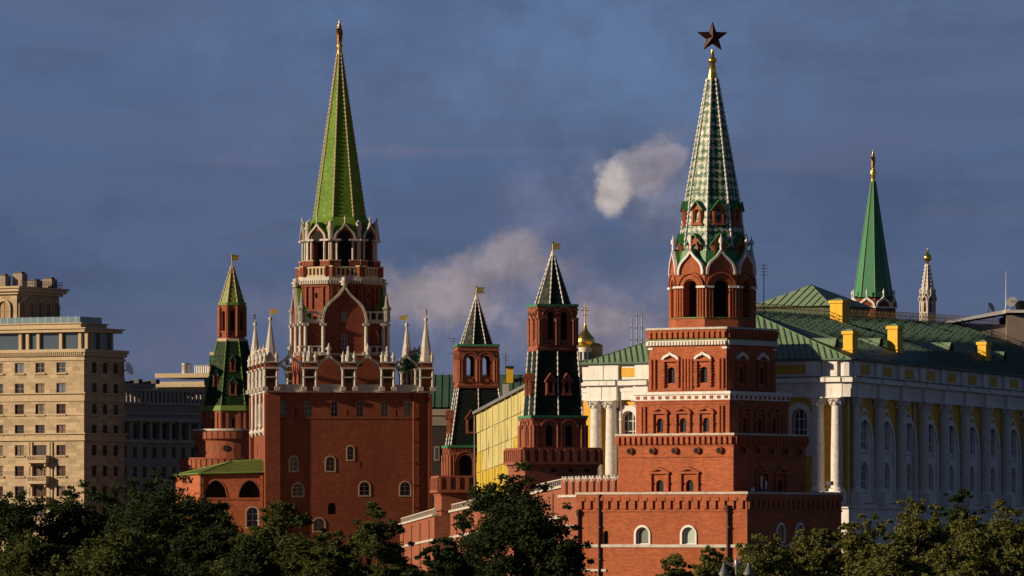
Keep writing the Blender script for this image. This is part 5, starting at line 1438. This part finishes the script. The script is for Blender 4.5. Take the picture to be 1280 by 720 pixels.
# ================================================================== trees
def crown_mesh(seed, rx, rz, nclump, nleaf, size, mat, cone=.12):
    rnd = random.Random(seed); mb_v = []; mb_f = []
    cl = []
    while len(cl) < nclump:
        x, y, z_ = rnd.uniform(-1, 1), rnd.uniform(-1, 1), rnd.uniform(-1, 1); d = math.sqrt(x*x+y*y+z_*z_)
        if d > 1 or d < .38: continue
        lump = .80 + .20*math.sin(3.1*math.atan2(y, x) + seed) * math.cos(2.3*z_ + seed*1.7) + .10*math.sin(7*math.atan2(y, x)+2*seed+4*z_)
        if d > lump: continue
        k = (1.0 - .2*max(0, z_)**2)*(1 - cone*(z_+.6))
        cl.append((x*rx*k, y*rx*k, z_*rz, rnd.choice((.08, .11, .14, .18, .23))*rx*rnd.uniform(.85, 1.15)))
    for _ in range(46):
        a, e = rnd.uniform(0, 6.283), rnd.uniform(-.5, 1.5); q = rnd.uniform(.92, 1.10)
        k = 1 - cone*(math.sin(e)+.6)
        cl.append((q*math.cos(a)*math.cos(e)*rx*k, q*math.sin(a)*math.cos(e)*rx*k, q*math.sin(e)*rz, rnd.uniform(.045, .085)*rx))
    for cx, cy, cz, cr in cl:
        n = int(nleaf * (cr/(.165*rx))**1.8)
        for _ in range(n):
            while True:
                a, b, c = rnd.gauss(0, .5), rnd.gauss(0, .5), rnd.gauss(0, .42)
                if a*a+b*b+c*c < 1.7: break
            p = Vector((cx + a*cr, cy + b*cr, cz + c*cr*.85))
            nrm = Vector((rnd.gauss(0, 1) + a*.8, rnd.gauss(0, 1) + b*.8, rnd.gauss(.4, 1))).normalized()
            t1 = nrm.orthogonal().normalized(); t1 = (Matrix.Rotation(rnd.uniform(0, 6.28), 3, nrm) @ t1); t2 = nrm.cross(t1)
            L = size*rnd.uniform(.55, 1.5); w_ = L*.55; i = len(mb_v); bend = nrm*L*.15
            mb_v += [tuple(p - t1*L*.5), tuple(p + t2*w_*.5 + bend), tuple(p + t1*L*.5), tuple(p - t2*w_*.5 + bend)]
            mb_f.append((i, i+1, i+2, i+3))
    xs = sorted(abs(v[0]) for v in mb_v); zs = sorted(v[2] for v in mb_v)
    kx = rx / xs[int(len(xs)*.985)]; ztop = zs[int(len(zs)*.997)]; kz = rz / ztop
    mb_v = [(v[0]*kx, v[1]*kx, v[2]*kz) for v in mb_v]; cl = [(c[0]*kx, c[1]*kx, c[2]*kz, c[3]) for c in cl]
    me = bpy.data.meshes.new('crown'); me.from_pydata(mb_v, [], mb_f); me.materials.append(MATS[mat]); me.update()
    return me, cl
def trunk_mesh(seed, rx, rz, H, cl):
    rnd = random.Random(seed+99); m = MB(); zc = H - rz
    r = H*.022; pts = [Vector((0, 0, -.2))]
    for k in range(1, 6): pts.append(Vector((rnd.uniform(-.15, .15)*k*.6, rnd.uniform(-.15, .15)*k*.6, H*.85*k/5)))
    for i in range(5): m.tube(pts[i], pts[i+1], r*(1-.17*i)*(1.35 if i == 0 else 1), r*(1-.17*(i+1)), 'bark', 8, True, False)
    for c in rnd.sample(cl, min(len(cl), 26)):
        tip = Vector((c[0]*.9, c[1]*.9, c[2]*.9+zc)); k = rnd.randint(1, 4); base = pts[k].lerp(pts[k+1] if k < 5 else pts[k], rnd.random())
        if tip.z < base.z - 1: base = pts[1]
        mid = base.lerp(tip, .5) + Vector((0, 0, .35)); m.tube(base, mid, r*.36, r*.2, 'bark', 5, True, False); m.tube(mid, tip, r*.2, r*.06, 'bark', 5, True, False)
    return m.mesh('trunk')
TREEDATA = {}
def tree(px, top, wpx, D, kind, seed, label, group):
    s = D/F; H = CZ + (HY-top)*s; rx = wpx*s/2; rz = max((H - 1.6)/2, rx*.85)
    rz = min(rz, (H-.8)/2)
    nc, nl = {'near': (150, 330)}.get('near')
    me, cl = crown_mesh(seed, rx, rz, nc, nl, .21 if D < 430 else .24, {'olive': 'leaf_olive', 'dark': 'leaf_dark', 'mid': 'leaf_mid'}[kind], .34 if px == 645 else .12)
    t = thing('tree', label, 'tree', px, D, 0, group)
    o = bpy.data.objects.new('crown', me); C.objects.link(o); o.parent = t; o.location = (0, 0, H - rz)
    k = bpy.data.objects.new('trunk', trunk_mesh(seed, rx, rz, H, cl)); C.objects.link(k); k.parent = t
TL = [ # px, top row, crown width, distance, kind, label
    (645, 588, 198, 380, 'dark', 'large dark tree standing alone in front of the yellow wall'),
    (700, 655, 80, 377, 'dark', 'low dark tree at the right foot of the large lone dark tree'),
    (548, 676, 90, 372, 'dark', 'low dark tree at the left foot of the large lone dark tree'),
    (205, 598, 200, 470, 'dark', 'tallest dark tree in front of the grey office block'),
    (110, 614, 175, 480, 'dark', 'broad dark tree in front of the hotel balconies'),
    (12, 620, 150, 475, 'dark', 'dark tree at the left edge of the photo below the hotel'),
    (262, 645, 135, 440, 'dark', 'lower dark tree in front of the windows of the low brick wing'),
    (150, 668, 170, 400, 'mid', 'lighter bushy tree low in front of the broad dark tree'),
    (40, 672, 130, 405, 'mid', 'lighter low tree at the bottom left corner'),
    (355, 632, 150, 430, 'mid', 'rounded green tree in front of the left corner of the tall tower'),
    (467, 632, 105, 425, 'mid', 'narrow green tree in front of the right side of the tall tower'),
    (415, 668, 100, 400, 'mid', 'low green tree between the rounded and the narrow tree'),
    (312, 676, 90, 415, 'dark', 'small dark tree low between the brick wing and the rounded tree'),
    (845, 698, 70, 392, 'olive', 'smallest olive tree at the bottom edge in front of the gatehouse'),
    (893, 688, 95, 400, 'olive', 'low olive tree just left of the twin street lamp'),
    (955, 671, 115, 410, 'olive', 'olive tree behind and right of the twin street lamp'),
    (1020, 664, 105, 420, 'olive', 'olive tree under the shaded windows of the gatehouse'),
    (1085, 648, 110, 410, 'olive', 'olive tree in front of the right hand corner of the gatehouse'),
    (1146, 627, 105, 425, 'olive', 'tallest olive tree in front of the palace columns'),
    (1198, 615, 85, 520, 'dark', 'small dark tree between the olive trees in front of the palace'),
    (1208, 647, 105, 405, 'olive', 'olive tree in front of the small dark tree'),
    (1266, 634, 130, 415, 'olive', 'wide olive tree at the right edge of the photo'),
    (1110, 690, 120, 375, 'olive', 'low olive tree at the bottom edge below the palace corner'),
]
for i, (px, top, wpx, D, kind, lab) in enumerate(TL):
    tree(px, top, wpx, float(D), kind, 11 + i*7, lab, 'trees in front of the fortress')

# ================================================================== street lamp with two shades
def lamp():
    D = 300.; s = D/F; z = lambda py: CZ + (HY-py)*s
    t = thing('street_lamp', 'grey twin armed street lamp with bell shades at the bottom of the photo', 'street lamp', 920.5, D, 0)
    m = MB(); m.lathe([(0, .22), (.9, .2), (1.0, .12), (z(708), .07), (z(706), .12), (z(704), .09), (z(700), .12), (z(699), .05), (z(694), .02)], 'grey_metal', n=12); m.build('pole', t)
    m = MB(); m.tube((-.62, 0, z(704.5)), (.62, 0, z(704.5)), .035, .035, 'grey_metal', 8)
    for q in (-1, 1): m.tube((0, 0, z(710)), (q*.45, 0, z(705)), .025, .025, 'grey_metal', 6)
    m.build('arm', t)
    for q in (-1, 1):
        m = MB(); m.lathe([(z(704), .05), (z(708), .08), (z(710), .14), (z(714), .20), (z(717), .29), (z(718), .29)][::-1], 'lamp_metal', q*.62, 0, 14); o = m.build('lamp_shade', t)
        m = MB(); m.lathe([(z(722), .10), (z(720), .20), (z(718.1), .25)], 'glass_pale', q*.62, 0, 12); m.build('globe', o)
lamp()
